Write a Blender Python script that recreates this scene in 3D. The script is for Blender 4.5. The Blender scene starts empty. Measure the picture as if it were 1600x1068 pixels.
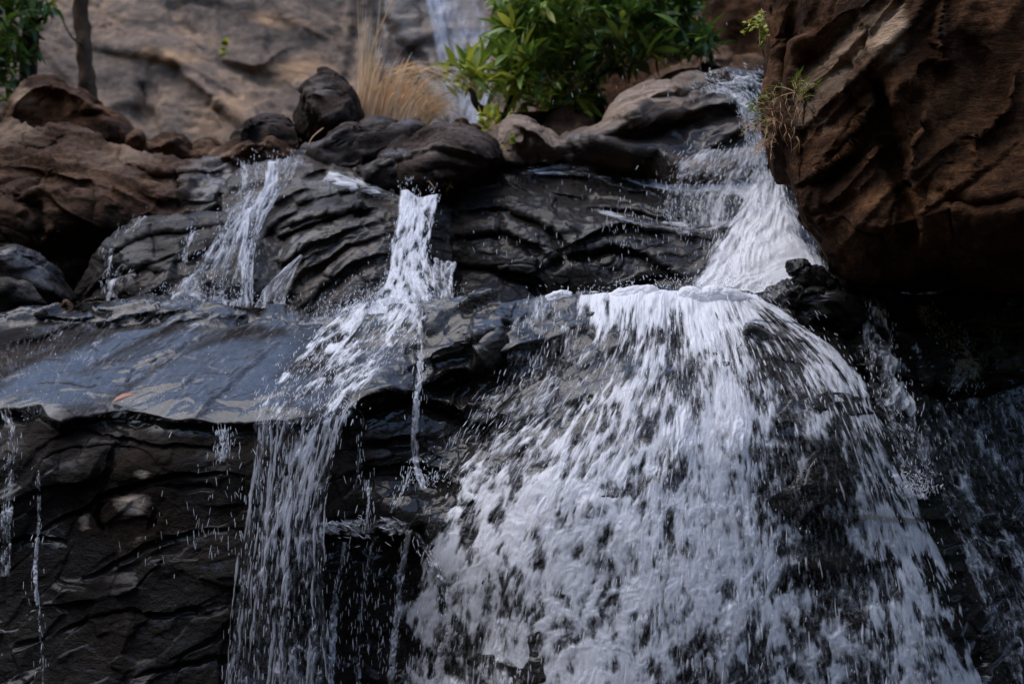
import bpy, bmesh, math, random
import numpy as np
from mathutils import Vector, Matrix

S = bpy.context.scene
COL = S.collection
R = math.radians

# ------------------------------------------------------------------ camera
PITCH = R(8.0)
CAM = np.array([0.0, 0.0, 1.7])
FOC = 50.0 / 36.0 * 1600.0
cd = bpy.data.cameras.new('camera'); cam = bpy.data.objects.new('camera', cd); COL.objects.link(cam)
cam.location = CAM; cam.rotation_euler = (R(90) + PITCH, 0, 0)
cd.lens = 50; cd.sensor_width = 36; cd.clip_start = 0.05; cd.clip_end = 500
cd.dof.use_dof = True; cd.dof.focus_distance = 5.1; cd.dof.aperture_fstop = 2.2
S.camera = cam

# ------------------------------------------------------------------ sky, sun, exposure
SUN_EL, SUN_AZ = R(66), R(-105)          # azimuth from +Y towards +X
w = bpy.data.worlds.new('World'); S.world = w; w.use_nodes = True
nt = w.node_tree; bg = nt.nodes['Background']
sky = nt.nodes.new('ShaderNodeTexSky'); sky.sky_type = 'NISHITA'; sky.sun_disc = False
sky.sun_elevation = SUN_EL; sky.sun_rotation = SUN_AZ
sky.air_density = 1.0; sky.dust_density = 0.6; sky.ozone_density = 1.6
nt.links.new(sky.outputs[0], bg.inputs[0]); bg.inputs[1].default_value = 0.13
sl = bpy.data.lights.new('sun', 'SUN'); sun = bpy.data.objects.new('sun', sl); COL.objects.link(sun)
sl.energy = 0.8; sl.angle = R(60); sl.color = (1.0, 0.90, 0.76)
sd = Vector((math.cos(SUN_EL) * math.sin(SUN_AZ), math.cos(SUN_EL) * math.cos(SUN_AZ), math.sin(SUN_EL)))
sun.rotation_euler = sd.to_track_quat('Z', 'Y').to_euler()
S.view_settings.view_transform = 'Standard'; S.view_settings.look = 'None'
S.view_settings.exposure = 1.78; S.view_settings.gamma = 1.0
S.cycles.max_bounces = 6; S.cycles.diffuse_bounces = 3; S.cycles.glossy_bounces = 3
S.cycles.transparent_max_bounces = 24; S.cycles.caustics_reflective = False; S.cycles.caustics_refractive = False
S.cycles.use_denoising = True

# ------------------------------------------------------------------ maths helpers
FWD = np.array([0, math.cos(PITCH), math.sin(PITCH)])
UPV = np.array([0, -math.sin(PITCH), math.cos(PITCH)])
RGT = np.array([1.0, 0, 0])
def at(px, py, d):
    px = np.asarray(px, float); py = np.asarray(py, float); d = np.asarray(d, float)
    a = (px - 800) / FOC; b = (534 - py) / FOC
    return CAM + d[..., None] * (FWD + a[..., None] * RGT + b[..., None] * UPV)

_rng = np.random.RandomState(7)
_perm = _rng.permutation(256); _perm = np.concatenate([_perm, _perm, _perm])
_grad = _rng.normal(size=(256, 3)); _grad /= np.linalg.norm(_grad, axis=1)[:, None]
def noise(p):
    shp = p.shape[:-1]; p = p.reshape(-1, 3)
    i = np.floor(p).astype(np.int64); f = p - i; i &= 255
    u = f * f * f * (f * (f * 6 - 15) + 10)
    out = 0
    for dx in (0, 1):
        wx = u[:, 0] if dx else 1 - u[:, 0]
        for dy in (0, 1):
            wy = u[:, 1] if dy else 1 - u[:, 1]
            for dz in (0, 1):
                wz = u[:, 2] if dz else 1 - u[:, 2]
                h = _perm[_perm[_perm[(i[:, 0] + dx) & 255] + ((i[:, 1] + dy) & 255)] + ((i[:, 2] + dz) & 255)]
                g = _grad[h]
                out = out + wx * wy * wz * (g[:, 0] * (f[:, 0] - dx) + g[:, 1] * (f[:, 1] - dy) + g[:, 2] * (f[:, 2] - dz))
    return (out * 1.6).reshape(shp)
def fbm(p, o=5, lac=2.03, gain=0.5, ridged=False):
    a, s, t = 1.0, 0, 0
    for k in range(o):
        n = noise(p + k * 17.3)
        if ridged: n = 1 - 2 * np.abs(n)
        s = s + a * n; t += a; a *= gain; p = p * lac
    return s / t
def worley(u, v, seed=0):
    """distance to the nearest scattered point, and that point's own random number"""
    iu, iv = np.floor(u).astype(int), np.floor(v).astype(int); best = np.full(u.shape, 9.0); idn = np.zeros(u.shape)
    for a in (-1, 0, 1):
        for b in (-1, 0, 1):
            h = _perm[(_perm[(iu + a) & 255] + iv + b + seed * 7) & 255]; h2 = _perm[h + 37]; h3 = _perm[h + 91]
            d = np.hypot(iu + a + h / 255 - u, iv + b + h2 / 255 - v); m = d < best; best = np.where(m, d, best); idn = np.where(m, h3 / 255, idn)
    return best, idn
def sstep(a, b, x):
    t = np.clip((x - a) / (b - a), 0, 1); return t * t * (3 - 2 * t)
def seg_dist(x, y, pts):
    """distance to a polyline, signed side and the share of its length at the nearest point"""
    best = np.full(x.shape, 1e9); side = np.zeros(x.shape); tt = np.zeros(x.shape)
    n = len(pts) - 1
    for k in range(n):
        (x0, y0), (x1, y1) = pts[k][:2], pts[k + 1][:2]
        dx, dy = x1 - x0, y1 - y0; L = dx * dx + dy * dy + 1e-9
        t = np.clip(((x - x0) * dx + (y - y0) * dy) / L, 0, 1)
        ex, ey = x - x0 - t * dx, y - y0 - t * dy
        d = np.hypot(ex, ey); m = d < best
        best = np.where(m, d, best); side = np.where(m, np.sign(dx * ey - dy * ex), side)
        tt = np.where(m, (k + t) / n, tt)
    return best, side, tt
def smooth_line(pts, n=None):
    pts = np.array(pts, float)
    if len(pts) < 3: return pts
    P = np.vstack([2 * pts[0] - pts[1], pts, 2 * pts[-1] - pts[-2]]); out = []
    for k in range(1, len(P) - 2):
        for t in np.linspace(0, 1, 6, endpoint=False):
            a, b, c, d = P[k - 1], P[k], P[k + 1], P[k + 2]
            out.append(0.5 * (2 * b + (c - a) * t + (2 * a - 5 * b + 4 * c - d) * t * t + (3 * b - a - 3 * c + d) * t ** 3))
    out.append(P[-2]); return np.array(out)

class Field:
    """distance of a rock surface as seen over the picture plane: a thin-plate spline through measured points,
    plus steps (ledges), cracks and ridges"""
    def __init__(s, ctrl, steps=(), strokes=(), wob=9.0):
        s.c = np.array(ctrl, float); s.steps = steps; s.strokes = strokes; s.wob = wob
        X = s.c[:, :2] / 100; n = len(X)
        K = s.k(np.hypot(*(X[:, None] - X[None]).transpose(2, 0, 1))) + np.eye(n) * 0.02
        A = np.zeros((n + 3, n + 3)); A[:n, :n] = K; A[:n, n] = 1; A[:n, n + 1:] = X; A[n, :n] = 1; A[n + 1:, :n] = X.T
        s.w = np.linalg.solve(A, np.concatenate([s.c[:, 2], [0, 0, 0]]))
    def k(s, r): return r * r * np.log(r + 1e-9)
    def base(s, x, y):
        X = s.c[:, :2] / 100; o = s.w[-3] + s.w[-2] * x / 100 + s.w[-1] * y / 100
        for i in range(len(X)): o = o + s.w[i] * s.k(np.hypot(x / 100 - X[i, 0], y / 100 - X[i, 1]))
        return o
    def __call__(s, x, y):
        o = s.base(x, y)
        q = np.stack([x / 45, y / 45, np.zeros_like(x)], -1)
        wx = x + s.wob * fbm(q, 3); wy = y + s.wob * fbm(q + 31, 3)
        for pts, amt, wd, x0, x1 in s.steps:
            pts = np.array(pts, float); yl = np.interp(wx, pts[:, 0], pts[:, 1])
            win = sstep(x0 - 15, x0 + 15, wx) * (1 - sstep(x1 - 15, x1 + 15, wx))
            o = o + amt * win * (sstep(-wd, wd, wy - yl) - np.where(True, sstep(wd, 90, wy - yl), 0))
        for st in s.strokes:
            pts, wd, amt = st[0], st[1], st[2]; asym = st[3] if len(st) > 3 else 0
            pl = smooth_line(pts); lo = pl.min(0) - 8 * wd - 20; hi = pl.max(0) + 8 * wd + 20
            m = (x > lo[0]) & (x < hi[0]) & (y > lo[1]) & (y < hi[1])
            if not m.any(): continue
            d, sd_, t = seg_dist(wx[m], wy[m], pl)
            taper = np.sin(np.clip(t, 0.02, 0.98) * math.pi) ** 0.5
            f = amt * taper * np.exp(-(d / wd) ** 2)
            if asym: f = f + asym * taper * np.where(sd_ > 0, np.exp(-d / (wd * 5)), 0) * (1 - np.exp(-(d / wd) ** 2))
            o[m] = o[m] + f
        return o

def mesh_from(name, V, F, mat, parent=None, attrs=None, smooth=True, uv=None):
    me = bpy.data.meshes.new(name); V = np.asarray(V, np.float32).reshape(-1, 3); F = np.asarray(F, np.int32); k = F.shape[1]
    me.vertices.add(len(V)); me.vertices.foreach_set('co', V.ravel())
    me.loops.add(F.size); me.loops.foreach_set('vertex_index', F.ravel())
    me.polygons.add(len(F)); me.polygons.foreach_set('loop_start', np.arange(0, F.size, k, dtype=np.int32))
    me.polygons.foreach_set('loop_total', np.full(len(F), k, np.int32))
    me.update(calc_edges=True)
    if smooth: me.polygons.foreach_set('use_smooth', np.ones(len(F), bool))
    for a, v in (attrs or {}).items():
        v = np.asarray(v, np.float32)
        if v.ndim == 2 or a == 'tint_col':
            at_ = me.attributes.new(a, 'FLOAT_VECTOR', 'POINT'); at_.data.foreach_set('vector', v.ravel())
        else:
            at_ = me.attributes.new(a, 'FLOAT', 'POINT'); at_.data.foreach_set('value', v.ravel())
    me.validate(); me.materials.append(mat)
    o = bpy.data.objects.new(name, me); COL.objects.link(o)
    if parent: o.parent = parent
    return o
def grid_faces(r, c):
    i = np.arange(r * c).reshape(r, c)
    return np.stack([i[:-1, :-1], i[1:, :-1], i[1:, 1:], i[:-1, 1:]], -1).reshape(-1, 4)
def grid_normals(P, toward=True):
    a = np.gradient(P, axis=0); b = np.gradient(P, axis=1); n = np.cross(a, b)
    n /= np.linalg.norm(n, axis=-1)[..., None] + 1e-12
    if toward:
        f = np.sum(n * (CAM - P), -1) < 0; n[f] *= -1
    return n
def tag(o, label=None, cat=None, group=None, kind=None):
    if label: o['label'] = label
    if cat: o['category'] = cat
    if group: o['group'] = group
    if kind: o['kind'] = kind
    return o
def empty(name, loc):
    o = bpy.data.objects.new(name, None); COL.objects.link(o); o.location = [float(v) for v in loc]; o.empty_display_size = 0.1
    bpy.context.view_layer.update(); return o
def part_local(o, root):
    """keep world place under an unrotated root"""
    o.parent = root; o.matrix_parent_inverse = Matrix.Translation(-root.location)
    return o

# ------------------------------------------------------------------ materials
def newmat(name):
    m = bpy.data.materials.new(name); m.use_nodes = True; n = m.node_tree.nodes; n.clear(); return m, n, m.node_tree.links
def N(n, typ, **kw):
    q = n.new(typ)
    for k, v in kw.items():
        if k.startswith('i_'): q.inputs[k[2:].replace('_', ' ')].default_value = v
        else: setattr(q, k, v)
    return q
def ramp(n, stops):
    r = n.new('ShaderNodeValToRGB'); e = r.color_ramp.elements
    while len(e) < len(stops): e.new(0.5)
    for k, (p, c) in enumerate(stops):
        e[k].position = p; e[k].color = (*c, 1) if isinstance(c, tuple) else (c, c, c, 1)
    return r
def rock_mat(name, dark, mid, light, wetcol=(0.010, 0.0075, 0.006), scale=1.0, tilt=35, stretch=5.0, bump=1.0, dry_rough=0.75, wet_rough=0.2, tan=(0.2, 0.15, 0.11), contrast=1.0, coat=0.45, spec=(0.15, 0.45)):
    m, n, L = newmat(name)
    out = N(n, 'ShaderNodeOutputMaterial'); b = N(n, 'ShaderNodeBsdfPrincipled'); L.new(b.outputs[0], out.inputs[0])
    tc = N(n, 'ShaderNodeNewGeometry')
    mp = N(n, 'ShaderNodeMapping'); mp.inputs['Rotation'].default_value = (R(10), R(tilt), 0); mp.inputs['Scale'].default_value = (1, 1, stretch)
    L.new(tc.outputs['Position'], mp.inputs[0])
    n1 = N(n, 'ShaderNodeTexNoise', i_Scale=1.7 * scale, i_Detail=9.0, i_Roughness=0.62, i_Distortion=0.6); L.new(mp.outputs[0], n1.inputs['Vector'])
    n2 = N(n, 'ShaderNodeTexNoise', i_Scale=3.2 * scale, i_Detail=10.0, i_Roughness=0.65); L.new(tc.outputs['Position'], n2.inputs['Vector'])
    n3 = N(n, 'ShaderNodeTexNoise', i_Scale=38.0 * scale, i_Detail=6.0, i_Roughness=0.7); L.new(tc.outputs['Position'], n3.inputs['Vector'])
    n4 = N(n, 'ShaderNodeTexNoise', i_Scale=9.0 * scale, i_Detail=8.0, i_Roughness=0.65, i_Distortion=0.5); L.new(mp.outputs[0], n4.inputs['Vector'])
    mix = N(n, 'ShaderNodeMath', operation='ADD'); L.new(n1.outputs[0], mix.inputs[0]); L.new(n2.outputs[0], mix.inputs[1])
    ad = N(n, 'ShaderNodeMath', operation='MULTIPLY_ADD'); ad.inputs[1].default_value = 0.7; L.new(n3.outputs[0], ad.inputs[0]); L.new(mix.outputs[0], ad.inputs[2])
    mr = N(n, 'ShaderNodeMapRange'); mr.inputs['From Min'].default_value = 1.35 - 0.30 / contrast; mr.inputs['From Max'].default_value = 1.35 + 0.30 / contrast; L.new(ad.outputs[0], mr.inputs[0])
    cr = ramp(n, [(0.0, dark), (0.5, mid), (1.0, light)]); L.new(mr.outputs[0], cr.inputs[0])
    ta = N(n, 'ShaderNodeAttribute', attribute_name='tan'); wa = N(n, 'ShaderNodeAttribute', attribute_name='wet')
    # buff patches: dry stone, and light painted onto some rock tops
    tm = N(n, 'ShaderNodeMath', operation='MULTIPLY_ADD', use_clamp=True); tm.inputs[1].default_value = 2.0; L.new(n4.outputs[0], tm.inputs[0])
    tsub = N(n, 'ShaderNodeMath', operation='MULTIPLY_ADD'); tsub.inputs[1].default_value = 2.2; tsub.inputs[2].default_value = -1.9; L.new(ta.outputs['Fac'], tsub.inputs[0]); L.new(tsub.outputs[0], tm.inputs[2])
    m1 = N(n, 'ShaderNodeMix', data_type='RGBA'); L.new(tm.outputs[0], m1.inputs[0]); L.new(cr.outputs[0], m1.inputs[6])
    tcol = ramp(n, [(0.35, tuple(c * 0.55 for c in tan)), (0.65, tan)]); L.new(n1.outputs[0], tcol.inputs[0]); L.new(tcol.outputs[0], m1.inputs[7])
    # wet
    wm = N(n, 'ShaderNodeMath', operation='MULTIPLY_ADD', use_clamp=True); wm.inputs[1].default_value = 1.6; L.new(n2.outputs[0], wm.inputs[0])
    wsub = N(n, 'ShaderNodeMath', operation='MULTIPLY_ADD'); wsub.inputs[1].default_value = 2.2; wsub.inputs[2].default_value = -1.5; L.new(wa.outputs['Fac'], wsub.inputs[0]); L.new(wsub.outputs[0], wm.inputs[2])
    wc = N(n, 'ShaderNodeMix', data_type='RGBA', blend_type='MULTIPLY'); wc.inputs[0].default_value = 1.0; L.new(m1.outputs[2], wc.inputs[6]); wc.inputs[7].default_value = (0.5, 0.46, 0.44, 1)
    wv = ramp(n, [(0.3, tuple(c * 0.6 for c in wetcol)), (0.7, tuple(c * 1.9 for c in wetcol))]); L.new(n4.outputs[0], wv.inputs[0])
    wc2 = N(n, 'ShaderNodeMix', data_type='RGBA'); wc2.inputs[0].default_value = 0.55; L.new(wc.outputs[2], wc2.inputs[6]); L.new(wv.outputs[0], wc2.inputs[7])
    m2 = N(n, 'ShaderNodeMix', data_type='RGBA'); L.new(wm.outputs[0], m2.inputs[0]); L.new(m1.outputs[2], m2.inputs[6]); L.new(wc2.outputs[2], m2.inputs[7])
    L.new(m2.outputs[2], b.inputs['Base Color'])
    rr = N(n, 'ShaderNodeMapRange'); rr.inputs['To Min'].default_value = dry_rough; rr.inputs['To Max'].default_value = wet_rough; L.new(wm.outputs[0], rr.inputs[0])
    rn = N(n, 'ShaderNodeMath', operation='MULTIPLY_ADD'); rn.inputs[1].default_value = 0.35; L.new(n4.outputs[0], rn.inputs[0]); 
    rs = N(n, 'ShaderNodeMath', operation='ADD'); rs.inputs[1].default_value = -0.17; L.new(rr.outputs[0], rs.inputs[0]); L.new(rs.outputs[0], rn.inputs[2]); L.new(rn.outputs[0], b.inputs['Roughness'])
    b.inputs['IOR'].default_value = 1.4
    sp = N(n, 'ShaderNodeMapRange'); sp.inputs['To Min'].default_value = spec[0]; sp.inputs['To Max'].default_value = spec[1]; L.new(wm.outputs[0], sp.inputs[0]); L.new(sp.outputs[0], b.inputs['Specular IOR Level'])
    n6 = N(n, 'ShaderNodeTexNoise', i_Scale=9.0, i_Detail=4.0, i_Roughness=0.5, i_Distortion=0.8); L.new(mp.outputs[0], n6.inputs['Vector'])
    bpc = N(n, 'ShaderNodeBump'); bpc.inputs['Strength'].default_value = 0.11; bpc.inputs['Distance'].default_value = 0.02; L.new(n6.outputs[0], bpc.inputs['Height']); L.new(bpc.outputs[0], b.inputs['Coat Normal'])
    cw = N(n, 'ShaderNodeMapRange'); cw.inputs['From Min'].default_value = 0.3; cw.inputs['From Max'].default_value = 1.0; cw.inputs['To Max'].default_value = coat; L.new(wm.outputs[0], cw.inputs[0]); L.new(cw.outputs[0], b.inputs['Coat Weight']); b.inputs['Coat Roughness'].default_value = 0.13; b.inputs['Coat IOR'].default_value = 1.45
    # bump: layering, grain, pits
    h1 = N(n, 'ShaderNodeMath', operation='MULTIPLY_ADD'); h1.inputs[1].default_value = 0.55; L.new(n3.outputs[0], h1.inputs[0]); L.new(n4.outputs[0], h1.inputs[2])
    bp = N(n, 'ShaderNodeBump'); bp.inputs['Strength'].default_value = 0.7 * bump; bp.inputs['Distance'].default_value = 0.045 / scale; L.new(h1.outputs[0], bp.inputs['Height'])
    vz = N(n, 'ShaderNodeVectorMath', operation='MULTIPLY_ADD'); vz.inputs[1].default_value = (0.25, 0.25, 0.25); L.new(n4.outputs[1], vz.inputs[0]); L.new(mp.outputs[0], vz.inputs[2])
    vo = N(n, 'ShaderNodeTexVoronoi', feature='DISTANCE_TO_EDGE'); vo.inputs['Scale'].default_value = 4.5 * scale; L.new(vz.outputs[0], vo.inputs['Vector'])
    vr = N(n, 'ShaderNodeMapRange'); vr.inputs['From Max'].default_value = 0.035; L.new(vo.outputs['Distance'], vr.inputs[0])
    bp3 = N(n, 'ShaderNodeBump'); bp3.inputs['Strength'].default_value = 0.6; bp3.inputs['Distance'].default_value = 0.006 / scale; L.new(vr.outputs[0], bp3.inputs['Height']); L.new(bp3.outputs[0], bp.inputs['Normal'])
    n5 = N(n, 'ShaderNodeTexNoise', i_Scale=140.0, i_Detail=3.0); L.new(tc.outputs['Position'], n5.inputs['Vector'])
    bp2 = N(n, 'ShaderNodeBump'); bp2.inputs['Strength'].default_value = 0.5 * bump; bp2.inputs['Distance'].default_value = 0.008; L.new(n5.outputs[0], bp2.inputs['Height']); L.new(bp.outputs[0], bp2.inputs['Normal'])
    L.new(bp2.outputs[0], b.inputs['Normal'])
    return m
def water_mat(name, soft=0.34, amax=0.97, col=(0.86, 0.85, 0.87), fine=0.50, fs=(0.26, 0.05), bmp=0.2, thr=0.5):
    """white broken water: opacity follows the sheet's own thickness ('dens'), fine tearing follows the flow"""
    m, n, L = newmat(name)
    out = N(n, 'ShaderNodeOutputMaterial')
    da = N(n, 'ShaderNodeAttribute', attribute_name='dens'); fa = N(n, 'ShaderNodeAttribute', attribute_name='flow')
    mp = N(n, 'ShaderNodeMapping'); mp.inputs['Scale'].default_value = (fs[0], fs[1], 1); L.new(fa.outputs['Vector'], mp.inputs[0])
    nz = N(n, 'ShaderNodeTexNoise', i_Scale=1.0, i_Detail=5.0, i_Roughness=0.65, i_Distortion=0.4); L.new(mp.outputs[0], nz.inputs['Vector'])
    s1 = N(n, 'ShaderNodeMath', operation='MULTIPLY_ADD'); s1.inputs[1].default_value = fine * 2; L.new(nz.outputs[0], s1.inputs[0])
    s2 = N(n, 'ShaderNodeMath', operation='ADD'); s2.inputs[1].default_value = -fine; L.new(da.outputs['Fac'], s2.inputs[0]); L.new(s2.outputs[0], s1.inputs[2])
    mr = N(n, 'ShaderNodeMapRange', interpolation_type='SMOOTHSTEP'); mr.inputs['From Min'].default_value = thr - soft; mr.inputs['From Max'].default_value = thr + soft; L.new(s1.outputs[0], mr.inputs[0])
    d = N(n, 'ShaderNodeBsdfDiffuse'); d.inputs[0].default_value = (*col, 1)
    t = N(n, 'ShaderNodeBsdfTranslucent'); t.inputs[0].default_value = (*col, 1)
    g = N(n, 'ShaderNodeBsdfGlossy'); g.inputs['Roughness'].default_value = 0.35
    bp = N(n, 'ShaderNodeBump'); bp.inputs['Strength'].default_value = bmp; bp.inputs['Distance'].default_value = 0.006; L.new(s1.outputs[0], bp.inputs['Height'])
    for q in (d, g): L.new(bp.outputs[0], q.inputs['Normal'])
    x1 = N(n, 'ShaderNodeMixShader'); x1.inputs[0].default_value = 0.3; L.new(d.outputs[0], x1.inputs[1]); L.new(t.outputs[0], x1.inputs[2])
    x2 = N(n, 'ShaderNodeMixShader'); x2.inputs[0].default_value = 0.03; L.new(x1.outputs[0], x2.inputs[1]); L.new(g.outputs[0], x2.inputs[2])
    tr = N(n, 'ShaderNodeBsdfTransparent')
    mr.inputs['To Max'].default_value = amax
    x3 = N(n, 'ShaderNodeMixShader'); L.new(mr.outputs[0], x3.inputs[0]); L.new(tr.outputs[0], x3.inputs[1]); L.new(x2.outputs[0], x3.inputs[2])
    L.new(x3.outputs[0], out.inputs[0])
    return m
def drop_mat(name, alpha=0.6):
    m, n, L = newmat(name); out = N(n, 'ShaderNodeOutputMaterial')
    d = N(n, 'ShaderNodeBsdfDiffuse'); d.inputs[0].default_value = (0.85, 0.87, 0.92, 1)
    t = N(n, 'ShaderNodeBsdfTranslucent'); t.inputs[0].default_value = (0.85, 0.87, 0.92, 1)
    g = N(n, 'ShaderNodeBsdfGlossy'); g.inputs['Roughness'].default_value = 0.1
    x1 = N(n, 'ShaderNodeMixShader'); x1.inputs[0].default_value = 0.4; L.new(d.outputs[0], x1.inputs[1]); L.new(t.outputs[0], x1.inputs[2])
    x2 = N(n, 'ShaderNodeMixShader'); x2.inputs[0].default_value = 0.15; L.new(x1.outputs[0], x2.inputs[1]); L.new(g.outputs[0], x2.inputs[2])
    tr = N(n, 'ShaderNodeBsdfTransparent'); x3 = N(n, 'ShaderNodeMixShader'); x3.inputs[0].default_value = alpha
    L.new(tr.outputs[0], x3.inputs[1]); L.new(x2.outputs[0], x3.inputs[2]); L.new(x3.outputs[0], out.inputs[0]); return m
def leaf_mat(name, stops, rough=0.45, trans=0.35):
    m, n, L = newmat(name); out = N(n, 'ShaderNodeOutputMaterial'); b = N(n, 'ShaderNodeBsdfPrincipled')
    a = N(n, 'ShaderNodeAttribute', attribute_name='tone'); cr = ramp(n, stops); L.new(a.outputs['Fac'], cr.inputs[0])
    L.new(cr.outputs[0], b.inputs['Base Color']); b.inputs['Roughness'].default_value = rough
    t = N(n, 'ShaderNodeBsdfTranslucent'); L.new(cr.outputs[0], t.inputs[0])
    x = N(n, 'ShaderNodeMixShader'); x.inputs[0].default_value = trans; L.new(b.outputs[0], x.inputs[1]); L.new(t.outputs[0], x.inputs[2]); L.new(x.outputs[0], out.inputs[0]); return m

MAT = {}
MAT['face'] = rock_mat('wet_bedrock', (0.003, 0.002, 0.0014), (0.011, 0.0072, 0.0048), (0.036, 0.023, 0.015), tilt=-25, stretch=2.2, wet_rough=0.26, coat=0.6, spec=(0.12, 0.3), tan=(0.58, 0.45, 0.35))
MAT['black'] = rock_mat('black_layered_rock', (0.004, 0.003, 0.002), (0.018, 0.012, 0.008), (0.065, 0.041, 0.026), tilt=12, stretch=3, wet_rough=0.22, coat=0.45, spec=(0.1, 0.3))
MAT['ribbed'] = rock_mat('grey_ribbed_rock', (0.010, 0.008, 0.006), (0.045, 0.034, 0.026), (0.16, 0.125, 0.095), tilt=-35, stretch=4, wet_rough=0.22, tan=(0.24, 0.2, 0.17))
MAT['brown'] = rock_mat('brown_rock', (0.014, 0.008, 0.005), (0.068, 0.034, 0.018), (0.20, 0.105, 0.055), tilt=5, stretch=2.0, wet_rough=0.35, tan=(0.26, 0.17, 0.11))
MAT['rust'] = rock_mat('rusty_brown_rock', (0.012, 0.005, 0.003), (0.062, 0.027, 0.011), (0.20, 0.092, 0.040), tilt=-48, stretch=4, wet_rough=0.4, tan=(0.44, 0.30, 0.19))
MAT['boulder'] = rock_mat('dark_brown_boulder', (0.014, 0.009, 0.007), (0.045, 0.028, 0.020), (0.12, 0.08, 0.06), tilt=15, stretch=2, tan=(0.2, 0.165, 0.14))
MAT['pale'] = rock_mat('pale_grained_rock', (0.05, 0.038, 0.030), (0.14, 0.105, 0.082), (0.30, 0.235, 0.185), tilt=-8, stretch=4, wet_rough=0.22, tan=(0.38, 0.28, 0.21))
MAT['cliff'] = rock_mat('far_cliff', (0.085, 0.066, 0.056), (0.20, 0.145, 0.108), (0.44, 0.28, 0.17), scale=0.45, tilt=35, stretch=2.2, bump=0.9, tan=(0.60, 0.36, 0.20), contrast=1.2)
MAT['shade_green'] = rock_mat('shade_wall_green', (0.008, 0.014, 0.005), (0.02, 0.032, 0.01), (0.04, 0.055, 0.02), scale=0.3, tilt=0, stretch=1)  # dark green of the unseen wall added to block low light
MAT['water'] = water_mat('white_water')
MAT['water_soft'] = water_mat('thin_white_water', soft=0.36, fine=0.42, amax=0.82)
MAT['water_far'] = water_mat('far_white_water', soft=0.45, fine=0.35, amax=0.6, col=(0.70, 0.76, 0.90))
MAT['drop'] = drop_mat('water_drops')
MAT['leaf'] = leaf_mat('broad_leaves', [(0.0, (0.014, 0.034, 0.009)), (0.45, (0.06, 0.12, 0.018)), (0.75, (0.17, 0.25, 0.025)), (1.0, (0.40, 0.40, 0.05))])
MAT['straw'] = leaf_mat('dry_grass', [(0.0, (0.34, 0.20, 0.10)), (0.5, (0.75, 0.50, 0.28)), (0.85, (0.85, 0.66, 0.44)), (1.0, (0.22, 0.24, 0.08))], rough=0.6)
MAT['bark'] = rock_mat('bark', (0.03, 0.018, 0.012), (0.08, 0.048, 0.03), (0.16, 0.1, 0.065), scale=4, tilt=0, stretch=1, tan=(0.2, 0.12, 0.07))
MAT['twig'] = rock_mat('dark_twig', (0.01, 0.007, 0.006), (0.03, 0.02, 0.016), (0.05, 0.035, 0.03), scale=4, tilt=0, stretch=1)
MAT['orange'] = leaf_mat('fallen_leaf', [(0.0, (0.16, 0.03, 0.005)), (1.0, (0.36, 0.08, 0.010))], trans=0.15, rough=0.35)

# ------------------------------------------------------------------ builders
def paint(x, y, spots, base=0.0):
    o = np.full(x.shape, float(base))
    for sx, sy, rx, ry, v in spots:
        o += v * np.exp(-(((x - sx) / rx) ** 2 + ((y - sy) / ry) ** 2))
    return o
_cr = np.random.RandomState(3).uniform(-1, 1, (256, 4))
def facets(p):
    """broken faces: every cell of a scattered 3-D pattern has its own flat, slightly tilted and shifted face"""
    sh = p.shape[:-1]; p = p.reshape(-1, 3); i = np.floor(p).astype(np.int64); n = len(p)
    d1 = np.full(n, 9.0); d2 = np.full(n, 9.0); v1 = np.zeros(n); v2 = np.zeros(n)
    for a in (-1, 0, 1):
        for b in (-1, 0, 1):
            for c in (-1, 0, 1):
                h = _perm[_perm[_perm[(i[:, 0] + a) & 255] + ((i[:, 1] + b) & 255)] + ((i[:, 2] + c) & 255)]
                e = i + np.array([a, b, c]) + np.stack([h, _perm[h + 13], _perm[h + 57]], -1) / 255.0 - p
                d = (e * e).sum(1); g = _cr[h]; v = 0.8 * g[:, 3] - 1.1 * (e * g[:, :3]).sum(1)
                m = d < d1; m2 = ~m & (d < d2)
                d2 = np.where(m, d1, np.where(m2, d, d2)); v2 = np.where(m, v1, np.where(m2, v, v2)); d1 = np.where(m, d, d1); v1 = np.where(m, v, v1)
    gap = np.sqrt(d2) - np.sqrt(d1); w_ = 0.5 + 0.5 * sstep(0, 0.07, gap)
    return (v1 * w_ + v2 * (1 - w_)).reshape(sh), gap.reshape(sh)
def rock_detail(P, Nn, amp, tilt=30, strata=1.0, fs=1.0, pits=1.0, facet=1.0):
    """real relief: layers that stand out and recede along tilted bedding, lumps, and small pits"""
    a = R(tilt); q = P * fs
    wv = 0.35 * fbm(q * 1.1, 3); w3 = np.stack([fbm(q * 1.6 + 3, 3), fbm(q * 1.6 + 13, 3), fbm(q * 1.6 + 23, 3)], -1)
    along = q[..., 0] * math.cos(a) + q[..., 2] * math.sin(a); acr = -q[..., 0] * math.sin(a) + q[..., 2] * math.cos(a)
    k = acr + wv * 0.35 + 0.25 * q[..., 1]
    layer = fbm(np.stack([along * 0.8, q[..., 1] * 1.2, k * 9.0], -1), 4, gain=0.6)
    layer2 = fbm(np.stack([along * 2.2, q[..., 1] * 2, k * 30.0], -1), 3)
    bed = np.stack([along, q[..., 1], k * 1.9], -1) + w3 * 0.25
    f1, g1 = facets(bed * 2.3 + 5); f2, g2 = facets(bed * 6.5 + 11 + w3 * 0.3)
    lump = fbm(q * 1.6, 3); fine = fbm(q * 15, 4, gain=0.65)
    amp = np.asarray(amp)
    d = 0.55 * lump + facet * (0.55 * f1 + 0.24 * f2) + strata * (0.38 * layer + 0.16 * layer2) - 0.5 * pits * (1 - sstep(0, 0.035, g1)) * sstep(-0.1, 0.25, lump) + 0.22 * fine
    return P + Nn * (amp * d)[..., None]
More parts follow.
